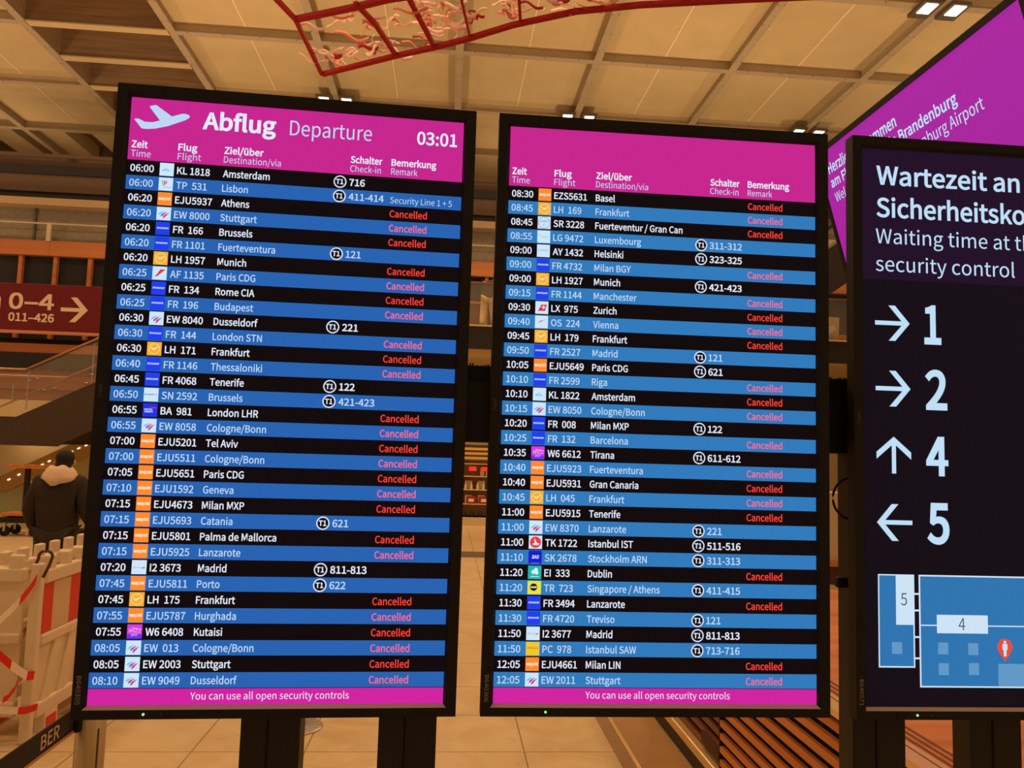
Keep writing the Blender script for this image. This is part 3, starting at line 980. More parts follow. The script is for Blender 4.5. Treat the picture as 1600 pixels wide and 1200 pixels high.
# things seen through the slot right of the second board
d1 = thing('service_desk', 'pale service desk with dark plinth behind the slatted counter', 'desk', (4.7, 9.1, 0))
MB().box(-.5, 1.2, 0, .5, .62, 1.42, cream).obj('front_panel', d1)
MB().box(-.5, 1.2, .02, .5, .34, .62, mat('desk_dark', (78, 42, 26), .6)).obj('recess', d1)
MB().box(-.55, 1.25, -.06, .5, .56, .62, walnut).obj('shelf', d1)
MB().box(-.5, 1.2, 0, .5, 0, .34, cream).obj('plinth', d1)
es = thing('escalator', 'dark inclined escalator side rising to the upper level behind the purple screen', 'escalator', (8.7, 17.2, 0))
e_ = MB(); e_.prism([(-3.2, 3.4), (3.8, 8.4), (3.8, 9.5), (-3.2, 4.45)], 'y', -.2, .9, darkband); e_.obj('truss', es)
MB().tube([(-3.2, -.1, 4.95), (3.8, -.1, 10.0)], .05, blackpost, 8).obj('handrail', es)
MB().prism([(-3.2, 4.45), (3.8, 9.5), (3.8, 9.95), (-3.2, 4.9)], 'y', -.11, -.09, glass).obj('glass_panel', es)
MB().box(3.0, 3.6, .0, .8, 0, 8.0, darkband).obj('support_column', es)
MB().box(-3.15, -2.75, .0, .8, 0, 3.5, darkband).obj('support_column', es)
dk = thing('gallery_desk', 'cream angled desk standing on the gallery right of the second board', 'desk', (9.65, 19.3, 4.78))
MB().prism([(-.2, .0), (.3, .0), (.32, .72), (-.28, .74)], 'y', 0, .5, cream).obj('body', dk)
MB().prism([(-.6, .05), (-.35, .05), (.12, .36), (.08, .48), (-.6, .2)], 'y', -.2, -.05, creamseam).obj('slanted_panel', dk)
bx = tag(MB().box(9.76, 9.98, 18.95, 19.08, 4.78, 4.99, mat('orange_card', (230, 110, 50), .6)).obj('orange_box', bevel=.01), 'small orange box beside the cream gallery desk', 'box')

# ------------------------------------------------------------------ shop in the gap between the boards
sf = thing('display_shelf', 'glazed shop display shelf with goods seen between the two boards', 'shelf', (.74, 18.95, 0))
MB().box(-.45, .5, .5, .55, 0, 1.95, mat('shop_back', (206, 166, 108), .7)).obj('back_panel', sf)
MB().box(-.45, .5, -.05, .55, 0, .2, cream).obj('plinth', sf)
for z in (.2, .52, .86, 1.18, 1.48):
    MB().box(-.45, .5, 0, .5, z - .02, z, mat('shelf_board', (214, 184, 140), .6)).obj('shelf_board', sf)
for x in (-.45, .47):
    MB().box(x, x + .03, 0, .55, 0, 1.95, steel).obj('side_frame', sf)
MB().box(-.45, .5, 0, .55, 1.93, 1.97, steel).obj('top_frame', sf)
for k in range(3):
    MB().box(-.42, .47, -.02, .0, 1.58 + .11 * k, 1.64 + .11 * k, mat('slat_header', (206, 160, 90), .5)).obj('header_slat', sf)
bm_ = mat('white_bottle', (236, 220, 190), .4); jr = mat('dark_jar', (52, 34, 22), .4); ctn = mat('cream_carton', (228, 205, 165), .7); rdb = mat('red_pack', (150, 40, 30), .5); rsg = mat('red_glow_sign', (230, 60, 40), .5, emit=(190, 40, 26), strength=.8)
SX, SY = .74, 18.95
words = ['leftmost', 'second', 'middle', 'fourth', 'rightmost']
for k in range(5):
    o = MB().lathe([(.028, 0), (.03, .09), (.012, .13), (.012, .17)], bm_, n=12).obj('bottle', loc=(SX - .28 + .145 * k, SY + .1, .862))
    tag(o, '%s of the five small white bottles on the glazed shop shelf' % words[k], 'bottle', 'white bottles on the shop shelf')
for k in range(4):
    o = MB().box(-.085, .085, -.08, .08, 0, .20, ctn).obj('carton', loc=(SX - .2 + .31 * (k % 2) + (.02 if k > 1 else 0), SY + .2, .522 + (.0 if k < 2 else .0)) if k < 2 else (SX - .2 + .31 * (k % 2), SY + .32, .862), bevel=.006)
    tag(o, ['left cream carton on the third shop shelf from below', 'right cream carton on the third shop shelf from below', 'left cream carton behind the white bottles', 'right cream carton behind the white bottles'][k], 'carton', 'cream cartons on the shop shelf')
for k in range(2):
    o = MB().box(-.12, .12, -.05, .05, 0, .17, rdb).box(-.07, .06, -.052, -.05, .04, .12, bm_).obj('gift_box', loc=(SX - .13 + .30 * k, SY + .06, .522), bevel=.005)
    tag(o, '%s red patterned gift box at the front of the shop shelf' % ('left', 'right')[k], 'gift box', 'red gift boxes on the shop shelf')
for k in range(4):
    o = MB().lathe([(.035, 0), (.05, .03), (.05, .08), (.03, .11), (.03, .13)], jr, n=14).obj('jar', loc=(SX - .3 + .2 * k, SY + .1, .202))
    tag(o, '%s of the four dark round jars on the bottom shop shelf' % ('leftmost', 'second', 'third', 'rightmost')[k], 'jar', 'dark jars on the bottom shop shelf')
for k in range(2):
    o = MB().box(-.09, .09, -.01, .01, 0, .1, rsg).obj('glowing_sign', loc=(SX - .12 + .3 * k, SY + .05, 1.302), bevel=.004)
    tag(o, '%s glowing red sign near the top of the shop shelf' % ('left', 'right')[k], 'sign', 'red signs in the shop')
    MB().box(-.02, .02, -.01, .01, -.122, .0, darkgrey).obj('sign_foot', o)
o = MB().box(-.13, .13, -.05, .05, 0, .2, ctn).obj('pale_box', loc=(SX + .2, SY + .2, 1.182), bevel=.006)  # plain box in the carton cream
tag(o, 'pale golden box under the right red sign in the shop', 'box')


# ------------------------------------------------------------------ people
def skin(name, joints, bones, m, parent, levels=2, root=0, smooth=True):
    me = bpy.data.meshes.new(name); me.from_pydata([j[:3] for j in joints], bones, []); me.update()
    o = bpy.data.objects.new(name, me); COL.objects.link(o)
    md = o.modifiers.new('skin', 'SKIN'); md.use_smooth_shade = True
    sv = me.skin_vertices[0].data
    for i, j in enumerate(joints):
        rx = j[3]; ry = j[4] if len(j) > 4 else rx
        sv[i].radius = (rx, ry); sv[i].use_root = (i == root)
    sub = o.modifiers.new('sub', 'SUBSURF'); sub.levels = levels; sub.render_levels = levels
    bpy.context.view_layer.update()
    nm = bpy.data.meshes.new_from_object(o.evaluated_get(bpy.context.evaluated_depsgraph_get()))
    bpy.data.objects.remove(o); bpy.data.meshes.remove(me)
    nm.name = name; nm.materials.clear(); nm.materials.append(m)
    nm.polygons.foreach_set('use_smooth', [True] * len(nm.polygons))
    q = bpy.data.objects.new(name, nm); COL.objects.link(q); q.parent = parent
    return q


skinm = mat('skin', (206, 150, 112), .6, spec=.3)


def person(label, loc, rotz, J, jacket, trousers, hair, extra=None):
    """J: dict of joint name -> (x, y, z) in the person's own frame, facing +y"""
    root = thing('person', label, 'person', loc, rotz)
    j = lambda n, r, r2=None: (*J[n], r, r2 or r)
    joints = []; bones = []; idx = {}
    def put(n, p, r, link=None, r2=None):
        idx[n] = len(joints); joints.append((p[0], p[1], p[2], r, r2 or r))
        if link: bones.append((idx[link], idx[n]))
    put('pelvis', J['pelvis'], .13, None, .10)
    put('chest', J['chest'], .15, 'pelvis', .10)
    put('neckb', J['neck'], .055, 'chest'); 
    hd = Vector(J['head']); nk = Vector(J['neck']); ax = (hd - nk).normalized()
    put('jaw', tuple(nk + ax * .07), .065, 'neckb', .07); put('skull', tuple(hd), .078, 'jaw', .092); put('crown', tuple(hd + ax * .075), .055, 'skull', .065)
    for s in ('l', 'r'):
        put(s + 'sh', J[s + 'shoulder'], .06, 'chest'); put(s + 'el', J[s + 'elbow'], .042, s + 'sh'); put(s + 'wr', J[s + 'wrist'], .028, s + 'el')
        e = Vector(J[s + 'elbow']); w = Vector(J[s + 'wrist']); d = (w - e).normalized(); sd = d.cross(Vector((0, 1, 0))).normalized() * (1 if s == 'l' else -1)
        fwd = Vector((0, 1, 0))
        put(s + 'palm', tuple(w + d * .05), .03, s + 'wr', .018)
        for q, (o_, ln) in enumerate(((-.03, .075), (-.01, .09), (.01, .085), (.03, .065))):
            b0 = w + d * .09 + fwd * o_
            put('%sf%da' % (s, q), tuple(b0), .011, s + 'palm'); put('%sf%db' % (s, q), tuple(b0 + d * ln * .5 + sd * .008), .009, '%sf%da' % (s, q)); put('%sf%dc' % (s, q), tuple(b0 + d * ln + sd * .028), .007, '%sf%db' % (s, q))
        tb = w + d * .035 + fwd * .035
        put(s + 'ta', tuple(tb), .012, s + 'palm'); put(s + 'tb', tuple(tb + d * .04 + fwd * .02), .009, s + 'ta')
        put(s + 'hip', J[s + 'hip'], .09, 'pelvis'); put(s + 'kn', J[s + 'knee'], .062, s + 'hip'); put(s + 'an', J[s + 'ankle'], .042, s + 'kn')
        a = Vector(J[s + 'ankle']); put(s + 'toe', (a.x, a.y + .15, a.z - .05), .035, s + 'an', .03)
    body = skin('body', joints, bones, skinm, root, 1)
    # face and ears
    f = MB(); sk = skinm; h = hd
    f.ball(h + Vector((0, .098, -.01)), .014, sk, s=(.8, 1.3, 1.5)); f.obj('nose', root, True)
    for s in (-1, 1):
        MB().ball(h + Vector((s * .085, -.005, -.01)), .03, sk, s=(.35, .7, 1)).obj('ear', root, True)
        MB().ball(h + Vector((s * .032, .082, .02)), .011, bm_).obj('eye', root, True)
    MB().ball(h + Vector((0, .085, -.055)), .022, mat('lip', (150, 80, 70), .6), s=(1, .4, .3)).obj('mouth', root, True)
    hr = MB().ball(h + Vector((0, -.014, .03)), .094, hair, 20, 14, s=(.88, 1.0, .98))
    hr.ball(h + Vector((0, -.04, -.03)), .076, hair, 16, 10, s=(.92, .85, .9)); hr.obj('hair', root, True, label='short dark hair')
    # jacket
    jt = []; jb = []
    def pj(p, r, link=None, r2=None):
        jt.append((p[0], p[1], p[2], r, r2 or r))
        if link is not None: jb.append((link, len(jt) - 1))
        return len(jt) - 1
    pv = Vector(J['pelvis']); chv = Vector(J['chest'])
    a0 = pj(pv + (chv - pv) * .35, .20, None, .145); a1 = pj(pv - (chv - pv) * .3, .20, a0, .15); a2 = pj(chv, .20, a0, .14)
    nb = pj(nk - ax * .03, .10, a2, .095)
    for s in ('l', 'r'):
        s0 = pj(J[s + 'shoulder'], .095, a2); ev = Vector(J[s + 'elbow']); s1 = pj(ev, .08, s0); wv = Vector(J[s + 'wrist']); pj(ev + (wv - ev) * .92, .055, s1)
    jk = skin('jacket', jt, jb, jacket, root, 2, 0)
    # trousers
    tt = [(*J['pelvis'], .155, .125)]; tb_ = []
    for s in ('l', 'r'):
        k0 = len(tt); tt += [(*J[s + 'hip'], .108), (*J[s + 'knee'], .082), (J[s + 'ankle'][0], J[s + 'ankle'][1], J[s + 'ankle'][2] + .02, .066)]
        tb_ += [(0, k0), (k0, k0 + 1), (k0 + 1, k0 + 2)]
    skin('trousers', tt, tb_, trousers, root, 2, 0)
    for s in ('l', 'r'):
        a = J[s + 'ankle']
        MB().ball((a[0], a[1] + .06, .05), .055, black, 14, 8, s=(.9, 2.3, .9)).obj('shoe', root, True)
    return root, jk


jm = mat('dark_jacket', (44, 32, 26), .8, noise=.25, nscale=6, bump=.6)
pm = mat('dark_trousers', (52, 44, 34), .85, noise=.15)
hm = mat('dark_hair', (28, 18, 14), .7)
PJ = dict(pelvis=(0, 0, .93), chest=(0, .01, 1.27), neck=(0, .01, 1.46), head=(.02, .035, 1.57),
          lshoulder=(-.185, 0, 1.36), lelbow=(-.235, -.05, 1.09), lwrist=(-.21, .08, .88),
          rshoulder=(.185, 0, 1.36), relbow=(.27, -.05, 1.10), rwrist=(.30, .1, .92),
          lhip=(-.10, 0, .86), lknee=(-.11, .02, .48), lankle=(-.12, -.02, .09),
          rhip=(.10, 0, .86), rknee=(.12, .04, .48), rankle=(.13, 0, .09))
man, jk = person('person in dark puffy jacket with pale hood, seen from behind left of the boards', (-3.74, 8.0, 0), .12, PJ, jm, pm, hm)
hd_ = MB()
hood = mat('pale_hood', (224, 192, 158), .9, noise=.06, bump=.4)
prof = []
for k in range(20):
    a = 2 * math.pi * k / 20
    prof.append((math.cos(a), math.sin(a)))
vs = []; fs = []
rings = [(.078, 1.505, .0, 0), (.10, 1.512, -.005, 0), (.135, 1.475, -.015, .01), (.158, 1.43, -.02, .03), (.165, 1.405, -.025, .05), (.13, 1.385, -.03, .06)]
for (r, z, yo, dp) in rings:
    for (cx, sy) in prof:
        back = max(0, -sy)
        vs.append((r * cx, r * sy * .85 + yo, z + .02 * back - dp * back ** 2 + .012 * math.sin(5 * math.atan2(sy, cx) + 9 * r)))
for i in range(len(rings) - 1):
    for k in range(20):
        fs.append((i * 20 + k, i * 20 + (k + 1) % 20, (i + 1) * 20 + (k + 1) % 20, (i + 1) * 20 + k))
hd_.add(vs, fs, hood); hd_.obj('hood', man, True, label='pale folded hood')

jm2 = mat('grey_brown_top', (58, 46, 40), .85, noise=.1); pm2 = mat('cream_trousers', (228, 196, 146), .85, noise=.05); 
PJ2 = dict(pelvis=(0, 0, .84), chest=(.06, .1, 1.13), neck=(.13, .2, 1.24), head=(.19, .26, 1.31),
           lshoulder=(-.10, .12, 1.20), lelbow=(-.02, .34, 1.05), lwrist=(.1, .52, 1.06),
           rshoulder=(.22, .10, 1.20), relbow=(.32, .3, 1.04), rwrist=(.3, .5, 1.06),
           lhip=(-.08, 0, .78), lknee=(-.11, .02, .44), lankle=(-.14, -.06, .09),
           rhip=(.09, 0, .78), rknee=(.13, .05, .44), rankle=(.17, .06, .09))
person('person bending forward in a dark top and cream trousers on the upper gallery', (.86, 19.25, 4.78), 0, PJ2, jm2, pm2, hm)
ar = thing('armchair', 'red brown armchair with a pale top edge on the gallery beside the bending person', 'armchair', (.50, 19.6, 4.78))
rb = mat('red_brown_leather', (122, 62, 44), .6)
MB().box(-.3, .18, -.1, .45, .12, .42, rb).obj('seat', ar, bevel=.03)
MB().box(-.3, .18, -.22, -.1, .12, .66, rb).obj('backrest', ar, bevel=.03)
MB().box(-.32, .2, -.25, -.05, .66, .72, walnut).obj('top_edge', ar, bevel=.01)
for (x, y) in ((-.27, -.18), (.13, -.18), (-.27, .4), (.13, .4)):
    MB().box(x, x + .04, y, y + .04, 0, .12, darkgrey).obj('leg', ar)

# ------------------------------------------------------------------ left side: sign
sg = thing('wayfinding_sign', 'dark red hanging sign with 0–4, 011–426 and a right arrow, left edge', 'sign', (-4.9, 10.0, 0))
sred = mat('dark_red_sign', (118, 14, 26), .5, noise=.04); slet = mat('sign_lettering', (255, 224, 194), .5)
MB().box(-1.2, .555, 0, .1, 3.10, 3.685, sred).obj('panel', sg, bevel=.004)
MB().box(-1.2, .565, -.015, .11, 3.075, 3.10, mat('sign_edge', (226, 150, 120), .4)).obj('edge_strip', sg)


def sgt(s, x, z, cap, wd, wt=.0):
    m_ = MB()
    for k, (dx, dz) in enumerate(((-wt, -wt), (wt, -wt), (-wt, wt), (wt, wt))):
        write(m_, s, lambda a, b_: (x + dx + a, -.004 - .0004 * k, z + dz + b_), cap, slet, width=wd, res=5)
    return m_.obj('lettering', sg)


sgt('n', -.765, 3.37, .19, .115, .007)
sgt('0\u20134', -.54, 3.37, .185, .52, .007)
sgt('011\u2013426', -.535, 3.215, .096, .53, .004)
m_ = MB()
nA = [0]
def pA(ps):
    nA[0] += 1; m_.add([(x, -.004 - .0006 * nA[0], z) for x, z in ps], [tuple(range(len(ps)))], slet)
pA([(.07, 3.356), (.33, 3.356), (.33, 3.404), (.07, 3.404)])
pA([(.395, 3.38), (.255, 3.535), (.18, 3.535), (.318, 3.38)]); pA([(.318, 3.38), (.18, 3.225), (.255, 3.225), (.395, 3.38)])
m_.obj('direction_arrow', sg)
MB().box(.72, .82, 0, .1, 0, 3.8, blackpost).obj('mast', sg)
for z in (3.2, 3.58):
    MB().box(.555, .72, .035, .065, z, z + .03, steel).obj('bracket', sg)

# ---- staircase
sc_ = thing('staircase', 'dark sided staircase with glass railing rising to the right at the far left', 'staircase', (-8.6, 16.5, 0))
SL = .507
g = MB(); x1 = 4.3
g.prism([(-4, 1.62), (.69, 1.62), (.72 + .0, 1.62), (x1, 1.62 + SL * (x1 - .72)), (x1, 2.19 + SL * (x1 + .07)), (-.07, 2.19), (-4, 2.19)], 'y', 0, .12, stringer); g.obj('stringer', sc_)
g = MB(); g.prism([(-4, 1.66), (.72, 1.66), (x1, 1.66 + SL * (x1 - .72)), (x1, 2.1 + SL * (x1 + .07)), (-.07, 2.1), (-4, 2.1)], 'y', .12, 1.9, darkband); g.obj('flight', sc_)
for k in range(13):
    MB().box(-.02 + .33 * k, .31 + .33 * k, .12, 1.9, 2.1 + .167 * k, 2.2 + .167 * k, stairwood).obj('tread', sc_)
MB().box(-4, -.07, .12, 1.9, 2.12, 2.2, cream).obj('landing', sc_)
MB().box(-4, .1, 1.85, 1.9, 2.2, 2.62, cream).obj('landing_pale_panel', sc_)  # pale panel behind the stair glass
for (y, zo, nm) in ((.06, 0, 'handrail'), (1.84, .0, 'handrail')):
    MB().tube([(-4, y, 3.15 + zo), (.02, y, 3.15 + zo), (x1, y, 3.15 + zo + SL * x1)], .03, railm, 8).obj(nm, sc_)
for (y, off) in ((.5, -.35), (1.3, -.1)):
    MB().tube([(-1.5, y, 2.32 + off), (x1, y, 2.32 + off + .44 * (x1 + 1.5) + .4)], .018, railm, 8).obj('lower_rail', sc_)
MB().prism([(-4, 2.2), (-.07, 2.2), (x1, 2.2 + SL * (x1 + .07)), (x1, 3.1 + SL * x1), (.02, 3.1), (-4, 3.1)], 'y', .045, .06, glass).obj('glass_panel', sc_)
for (x, z0, z1) in ((-.22, 2.45, 2.85), (.06, 2.35, 3.15), (1.3, 2.9, 3.75), (-1.6, 2.2, 3.15)):
    MB().tube([(x, .1, z0), (x, .1, z1)], .012, steel, 6).obj('glass_post', sc_)
for (x, z) in ((.12, 2.93), (.27, 2.98), (.62, 2.80), (.41, 2.75), (1.32, 3.1), (1.22, 2.92)):
    MB().ball((x, .03, z), .03, steel, 8, 6, s=(1.3, .6, .6)).obj('clamp', sc_)
MB().box(-3.2, -3.0, .3, .5, 0, 1.66, darkband).obj('support_column', sc_)
MB().box(x1 - .3, x1 - .1, .3, .5, 0, 1.62 + SL * (x1 - 1.0), darkband).obj('support_column', sc_)

# ---- under the stair
us = MB().prism([(-14, .86), (-5.0, .86), (-5.0, 3.7), (-9.2, 1.95), (-14, 1.95)], 'y', 19.2, 19.4, cream)
us.box(-14, -5.0, 19.15, 19.4, .72, .86, mat('brown_ledge', (120, 78, 46), .6))
us.box(-14, -9.2, 19.3, 19.4, 0, .72, mat('pale_green_panel', (206, 206, 160), .6))
us.box(-9.2, -5, 19.25, 19.4, 0, .72, mat('brown_wall_panel', (120, 66, 44), .6))
struct(us.obj('wall_left'))
so = MB(); so.prism([(-12.5, -.04), (-9.66, .56), (-9.66, .9), (-10.2, .62)][:0] or [(-9.67, .56), (-6.8, 1.98), (-6.8, 2.42), (-9.67, .93)], 'y', 18.0, 18.3, mat('ochre_soffit', (206, 158, 84), .6))
struct(so.obj('trim_6'))
dl = mat('downlight_lens', (255, 250, 240), .3, emit=(255, 240, 215), strength=3)
dlx = [(-9.49, .86), (-9.29, .97), (-8.82, 1.2), (-8.68, 1.28), (-8.23, 1.5), (-8.08, 1.58), (-7.93, 1.65), (-7.8, 1.72)]
ordn = ['lowest', 'second lowest', 'third', 'fourth', 'fifth', 'sixth', 'second highest', 'highest']
for k, (x, z) in enumerate(dlx):
    o = MB().box(-.028, .028, -.012, .0, -.009, .009, dl).obj('downlight', loc=(x, 18.0, z))
    o.rotation_euler = (0, -.46, 0)
    tag(o, '%s of the eight small lights up the sloping ochre band behind the standing person' % ordn[k], 'light', 'small lights on the sloping band')
cbn = thing('cabinet', 'brown wooden cabinet with pale door standing against the wall behind the person', 'cabinet', (-8.85, 18.75, 0))
cw = mat('cabinet_brown', (118, 66, 42), .6, noise=.1)
MB().box(-.5, .55, 0, .35, 0, .9, cw).obj('body', cbn, bevel=.01)
MB().box(-.53, .58, -.03, .38, .9, .94, mat('cabinet_top', (150, 96, 60), .5)).obj('top', cbn)
MB().box(-.46, -.2, -.02, 0, .05, .84, cream).obj('door', cbn)
MB().box(-.17, .5, -.02, 0, .05, .84, cw).obj('door', cbn)
gp = tag(MB().box(-8.45, -7.7, 18.5, 18.6, 0, 1.45, mat('pale_green_board', (202, 196, 140), .5)).obj('notice_screen', bevel=.01), 'pale green upright screen panel to the right of the standing person', 'screen panel')

# ---- trolley with the T-shaped top
tr = thing('trolley', 'tall trolley with an orange top bar, dark pole and low deck on castors', 'trolley', (-7.7, 15.2, 0))
ow = mat('orange_tray', (196, 116, 50), .6, noise=.1)
MB().box(-.03, .05, -.03, .03, .34, 1.22, blackpost).obj('pole', tr)
tp = MB().box(-.28, .34, -.12, .12, 1.215, 1.255, ow); tp.box(-.28, -.2, -.12, .12, 1.255, 1.28, ow); tp.box(.24, .34, -.12, .12, 1.255, 1.29, ow); tp.box(0, .16, -.1, .1, 1.255, 1.285, ow)
tp.obj('top_tray', tr, bevel=.008)
MB().box(-.3, .32, -.2, .2, .36, .42, ow).obj('cushion', tr, bevel=.012)
MB().box(-.32, .45, -.22, .22, .24, .335, blackpost).obj('deck', tr, bevel=.01)
for (x, y) in ((-.22, -.18), (.3, -.18), (-.22, .18), (.3, .18)):
    w = MB(); w.tube([(x, y - .025, .09), (x, y + .025, .09)], .09, black, 14); w.box(x - .02, x + .02, y - .035, y + .035, .09, .245, steel)
    w.obj('castor', tr)
MB().tube([(.16, -.16, .02), (.18, -.16, 1.0)], .022, mat('pale_pole', (226, 186, 140), .5), 8).obj('side_pole', tr)

# ---- row of dark seats
sb = thing('waiting_bench', 'dark airport seat row with steel legs to the right of the standing person', 'bench', (-5.3, 12.0, 0))
for k in range(3):
    MB().box(.0 + .6 * k - .05, .52 + .6 * k - .05, 0, .48, .42, .48, black).obj('seat', sb, bevel=.02)
    MB().prism([(.4, .46), (.46, .46), (.56, .9), (.5, .9)], 'x', .0 + .6 * k - .05, .52 + .6 * k - .05, black).obj('backrest', sb)
for x in (-.06, .53, 1.13, 1.7):
    MB().box(x, x + .04, .05, .45, .62, .66, steel).obj('armrest', sb); 
    MB().box(x, x + .03, .38, .42, .4, .62, steel).obj('armrest_post', sb)
MB().box(-.05, 1.75, .2, .28, .36, .42, steel).obj('beam', sb)
for x in (.2, 1.4):
    MB().box(x, x + .05, .0, .48, 0, .03, steel).obj('foot', sb); MB().box(x, x + .05, .21, .27, .03, .36, steel).obj('leg', sb)


# ------------------------------------------------------------------ barriers
def barrier(label, loc, rotz, reflect=True, teeth=10, group='white plastic barriers'):
    """white plastic site barrier, 2 m along its own +x, seen from -y"""
    t = thing('barrier', label, 'barrier', loc, rotz, group)
    w = whiteplastic; Lb = 2.0
    MB().box(0, Lb, -.03, .03, .91, .995, w).obj('top_rail', t, bevel=.012)
    for k in range(teeth):
        x = .04 + k * (Lb - .14) / (teeth - 1)
        MB().box(x, x + .085, -.022, .022, .985, 1.075, w).obj('top_tooth', t, bevel=.01)
    MB().box(0, Lb, -.012, .012, .60, .915, w).obj('panel', t)
    if reflect:
        r_ = MB(); edges = [0.0, .12, .34, .56, .78, 1.0, 1.22, 1.44, 1.66, 1.88, 2.0]
        for k in range(len(edges) - 1):
            r_.box(edges[k], edges[k + 1], -.017, -.012, .612, .905, refl_red if k % 2 == 0 else refl_white)
        r_.obj('reflective_sheet', t, label='red and white striped reflective sheet')
    MB().box(0, Lb, -.03, .03, .54, .605, w).obj('middle_rail', t, bevel=.012)
    MB().box(0, Lb, -.03, .03, .11, .2, w).obj('bottom_rail', t, bevel=.012)
    sl = MB()
    for k in range(9):
        x = .06 + k * .2
        sl.prism([(x, .19), (x + .10, .19), (x + .22, .55), (x + .12, .55)], 'y', -.022, .022, w)
    sl.obj('slats', t, bevel=.008)
    MB().box(0, Lb, -.004, .004, .19, .55, w).obj('web', t)
    for x in (.12, .44, 1.4, 1.8):
        MB().box(x, x + .12, -.034, -.03, .015, .085, refl_red).obj('red_reflector', t)
    for x in (.1, 1.7):
        MB().box(x, x + .16, -.03, .03, 0, .12, w).obj('foot', t)
    return t


def yaw90(o): return o


A1b = barrier('white plastic barrier with red and white striped sheet beside the left board', (-2.43, 5.07, 0), math.radians(90))
# (its own -y side faces +x, towards the boards)
barrier('plain white barrier standing behind the striped one, only its toothed top showing', (-2.75, 5.17, 0), math.radians(90), False, 10)
barrier('plain white barrier reaching left out of view from the white post', (-4.55, 5.12, 0), 0, False, 9)
bp_ = thing('barrier_post', 'white square post with a bent brown hook between the barriers', 'post', (-2.418, 4.99, 0))
MB().box(-.03, .03, -.03, .03, 0, 1.045, whiteplastic).obj('post', bp_, bevel=.01)
hk = [(-.02, 0, 1.03), (-.005, 0, 1.075)] + [(.035 + .04 * math.cos(math.pi - math.pi * k / 8), 0, 1.085 + .035 * math.sin(math.pi * k / 8)) for k in range(9)] + [(.07, -.02, 1.04), (.053, -.05, .97)]
MB().tube(hk, .0095, mat('brown_rubber', (84, 54, 34), .6), 8).obj('hook', bp_, True)
tred = mat('tape_red', (224, 34, 26), .5); twh = mat('tape_white', (244, 214, 184), .5)


def tape(label, pts, w, cols, wd=(0, .25, 1)):
    m_ = MB()
    for k in range(len(pts) - 1):
        m_.strip([(pts[k], wd), (pts[k + 1], wd)], w, tred if cols[k] == 'r' else twh)
    o = m_.obj('barrier_tape'); s = o.modifiers.new('thickness', 'SOLIDIFY'); s.thickness = .003
    return tag(o, label, 'tape', 'red and white barrier tape')


tape('red and white tape hanging from the brown hook down to the left', [(-2.395, 4.925, .965), (-2.43, 4.92, .90), (-2.475, 4.92, .835), (-2.50, 4.9, .80), (-2.60, 4.9, .69), (-2.9, 4.87, .36)], .055, 'rrwww')
tape('red and white tape pulled from the left to the middle of the white post', [(-2.9, 4.84, .83), (-2.75, 4.84, .72), (-2.60, 4.85, .60), (-2.49, 4.91, .47), (-2.44, 4.93, .425), (-2.41, 4.94, .40), (-2.37, 4.94, .405)], .05, 'wwrwwr')
tape('red and white tape wrapped low around the white post', [(-3.2, 4.9, .28), (-2.6, 4.9, .225), (-2.44, 4.93, .205), (-2.40, 4.94, .205), (-2.34, 4.945, .225)], .04, 'rwrr')
tape('short loose red tape end dangling at the white post', [(-2.44, 4.9, .385), (-2.455, 4.9, .34), (-2.49, 4.9, .29), (-2.515, 4.9, .275)], .035, 'rrr')


# ------------------------------------------------------------------ belt posts
alu = mat('anodised_post', (176, 142, 96), .45, metal=.15)


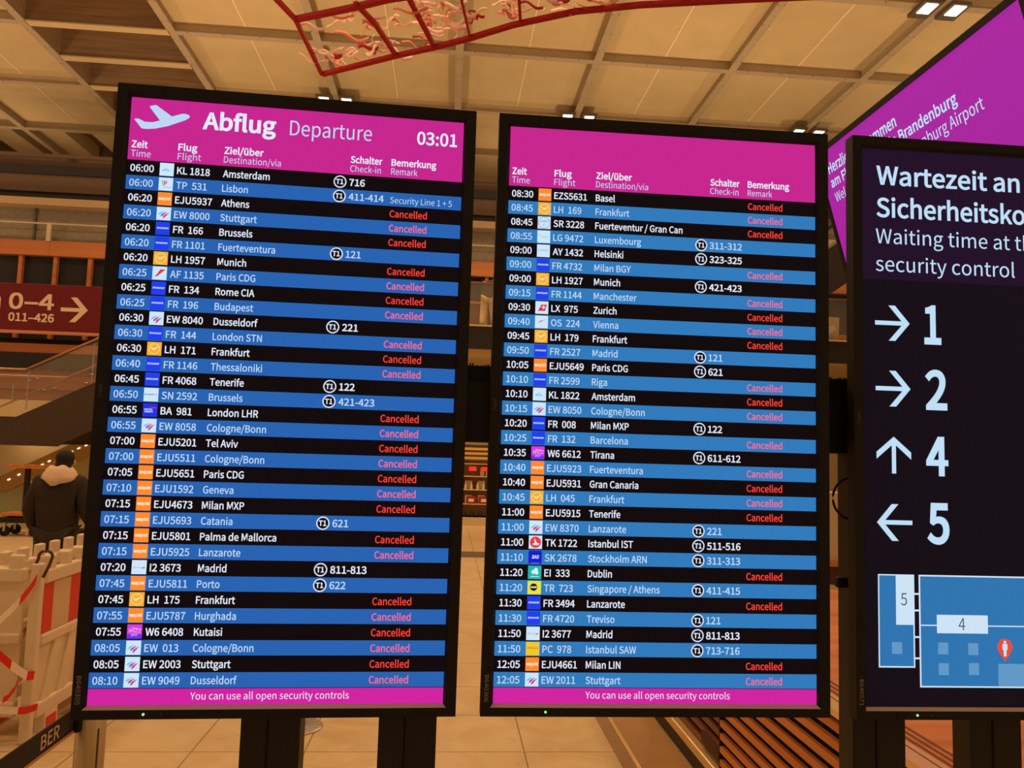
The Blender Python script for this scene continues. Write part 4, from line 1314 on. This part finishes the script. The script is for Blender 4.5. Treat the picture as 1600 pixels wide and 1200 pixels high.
def stanchion(label, loc, group='belt posts'):
    t = thing('belt_post', label, 'belt post', loc, 0, group)
    MB().lathe([(.042, .012), (.042, 1.0)], alu, n=28).obj('post', t, True)
    gv = MB()
    for a in (.62, 2.9, 4.6):
        gv.box(.0405 * math.cos(a - 1.3) - .003, .0405 * math.cos(a - 1.3) + .003, .0405 * math.sin(a - 1.3) - .003, .0405 * math.sin(a - 1.3) + .003, .02, .92, darkgrey)
    gv.obj('groove', t)
    MB().lathe([(.044, 1.0), (.044, 1.045), (.036, 1.055)], black, n=24).obj('belt_head', t, True)
    MB().box(-.04, -.01, -.062, -.036, .918, 1.0, black).obj('belt_clip', t, bevel=.003)
    m_ = MB().lathe([(.18, 0), (.18, .006), (.17, .012), (.05, .02)], steel, n=40); m_.obj('base', t)
    r_ = MB()
    for k in range(16):
        a = 2 * math.pi * k / 16 + .1
        r_.hexa([(.05 * math.cos(a), .05 * math.sin(a), .0205), (.165 * math.cos(a - .03), .165 * math.sin(a - .03), .0125), (.165 * math.cos(a + .03), .165 * math.sin(a + .03), .0125)],
                [(.05 * math.cos(a), .05 * math.sin(a), .0225), (.165 * math.cos(a - .03), .165 * math.sin(a - .03), .0145), (.165 * math.cos(a + .03), .165 * math.sin(a + .03), .0145)], silver)
    r_.obj('base_glint', t)  # raised silver streaks stand in for light reflected on the base
    return t


s1 = stanchion('grey belt post with a black BER belt, under the left board corner', (-1.062, 2.59, 0))
beltm = mat('black_webbing', (40, 30, 26), .7, noise=.1, nscale=40); edgem = mat('belt_edge', (200, 140, 90), .6)
bl = MB(); bl.box(-.031, -.027, -1.85, -.05, .925, .99, beltm)
bl.box(-.033, -.025, -1.85, -.05, .918, .925, edgem)
belt = bl.obj('belt', s1)
t = MB(); write(t, 'BER', lambda x, z: (-.0262, -.255 + x, .938 + z), .038, mat('belt_print', (216, 176, 150), .6), weight=.015, width=.105); t.obj('belt_lettering', belt)
t = MB()
for k, (w_, tx) in enumerate(((.075, 'FLUGHAFEN'), (.085, 'BERLIN BRANDENBURG'), (.06, 'AIRPORT'))):
    write(t, tx, lambda x, z: (-.0262, -.14 + x, .967 - .014 * k + z), .008, mat('belt_fine_print', (110, 86, 72), .6), width=w_)
t.obj('fine_print', belt)
dup(s1, (-1.062, .68, 0), 'grey belt post nearest the viewer, outside the left edge of view')
s2 = stanchion('belt post whose round base with added glints shows between the stand posts', (-.915, 5.28, 0), 'belt posts')
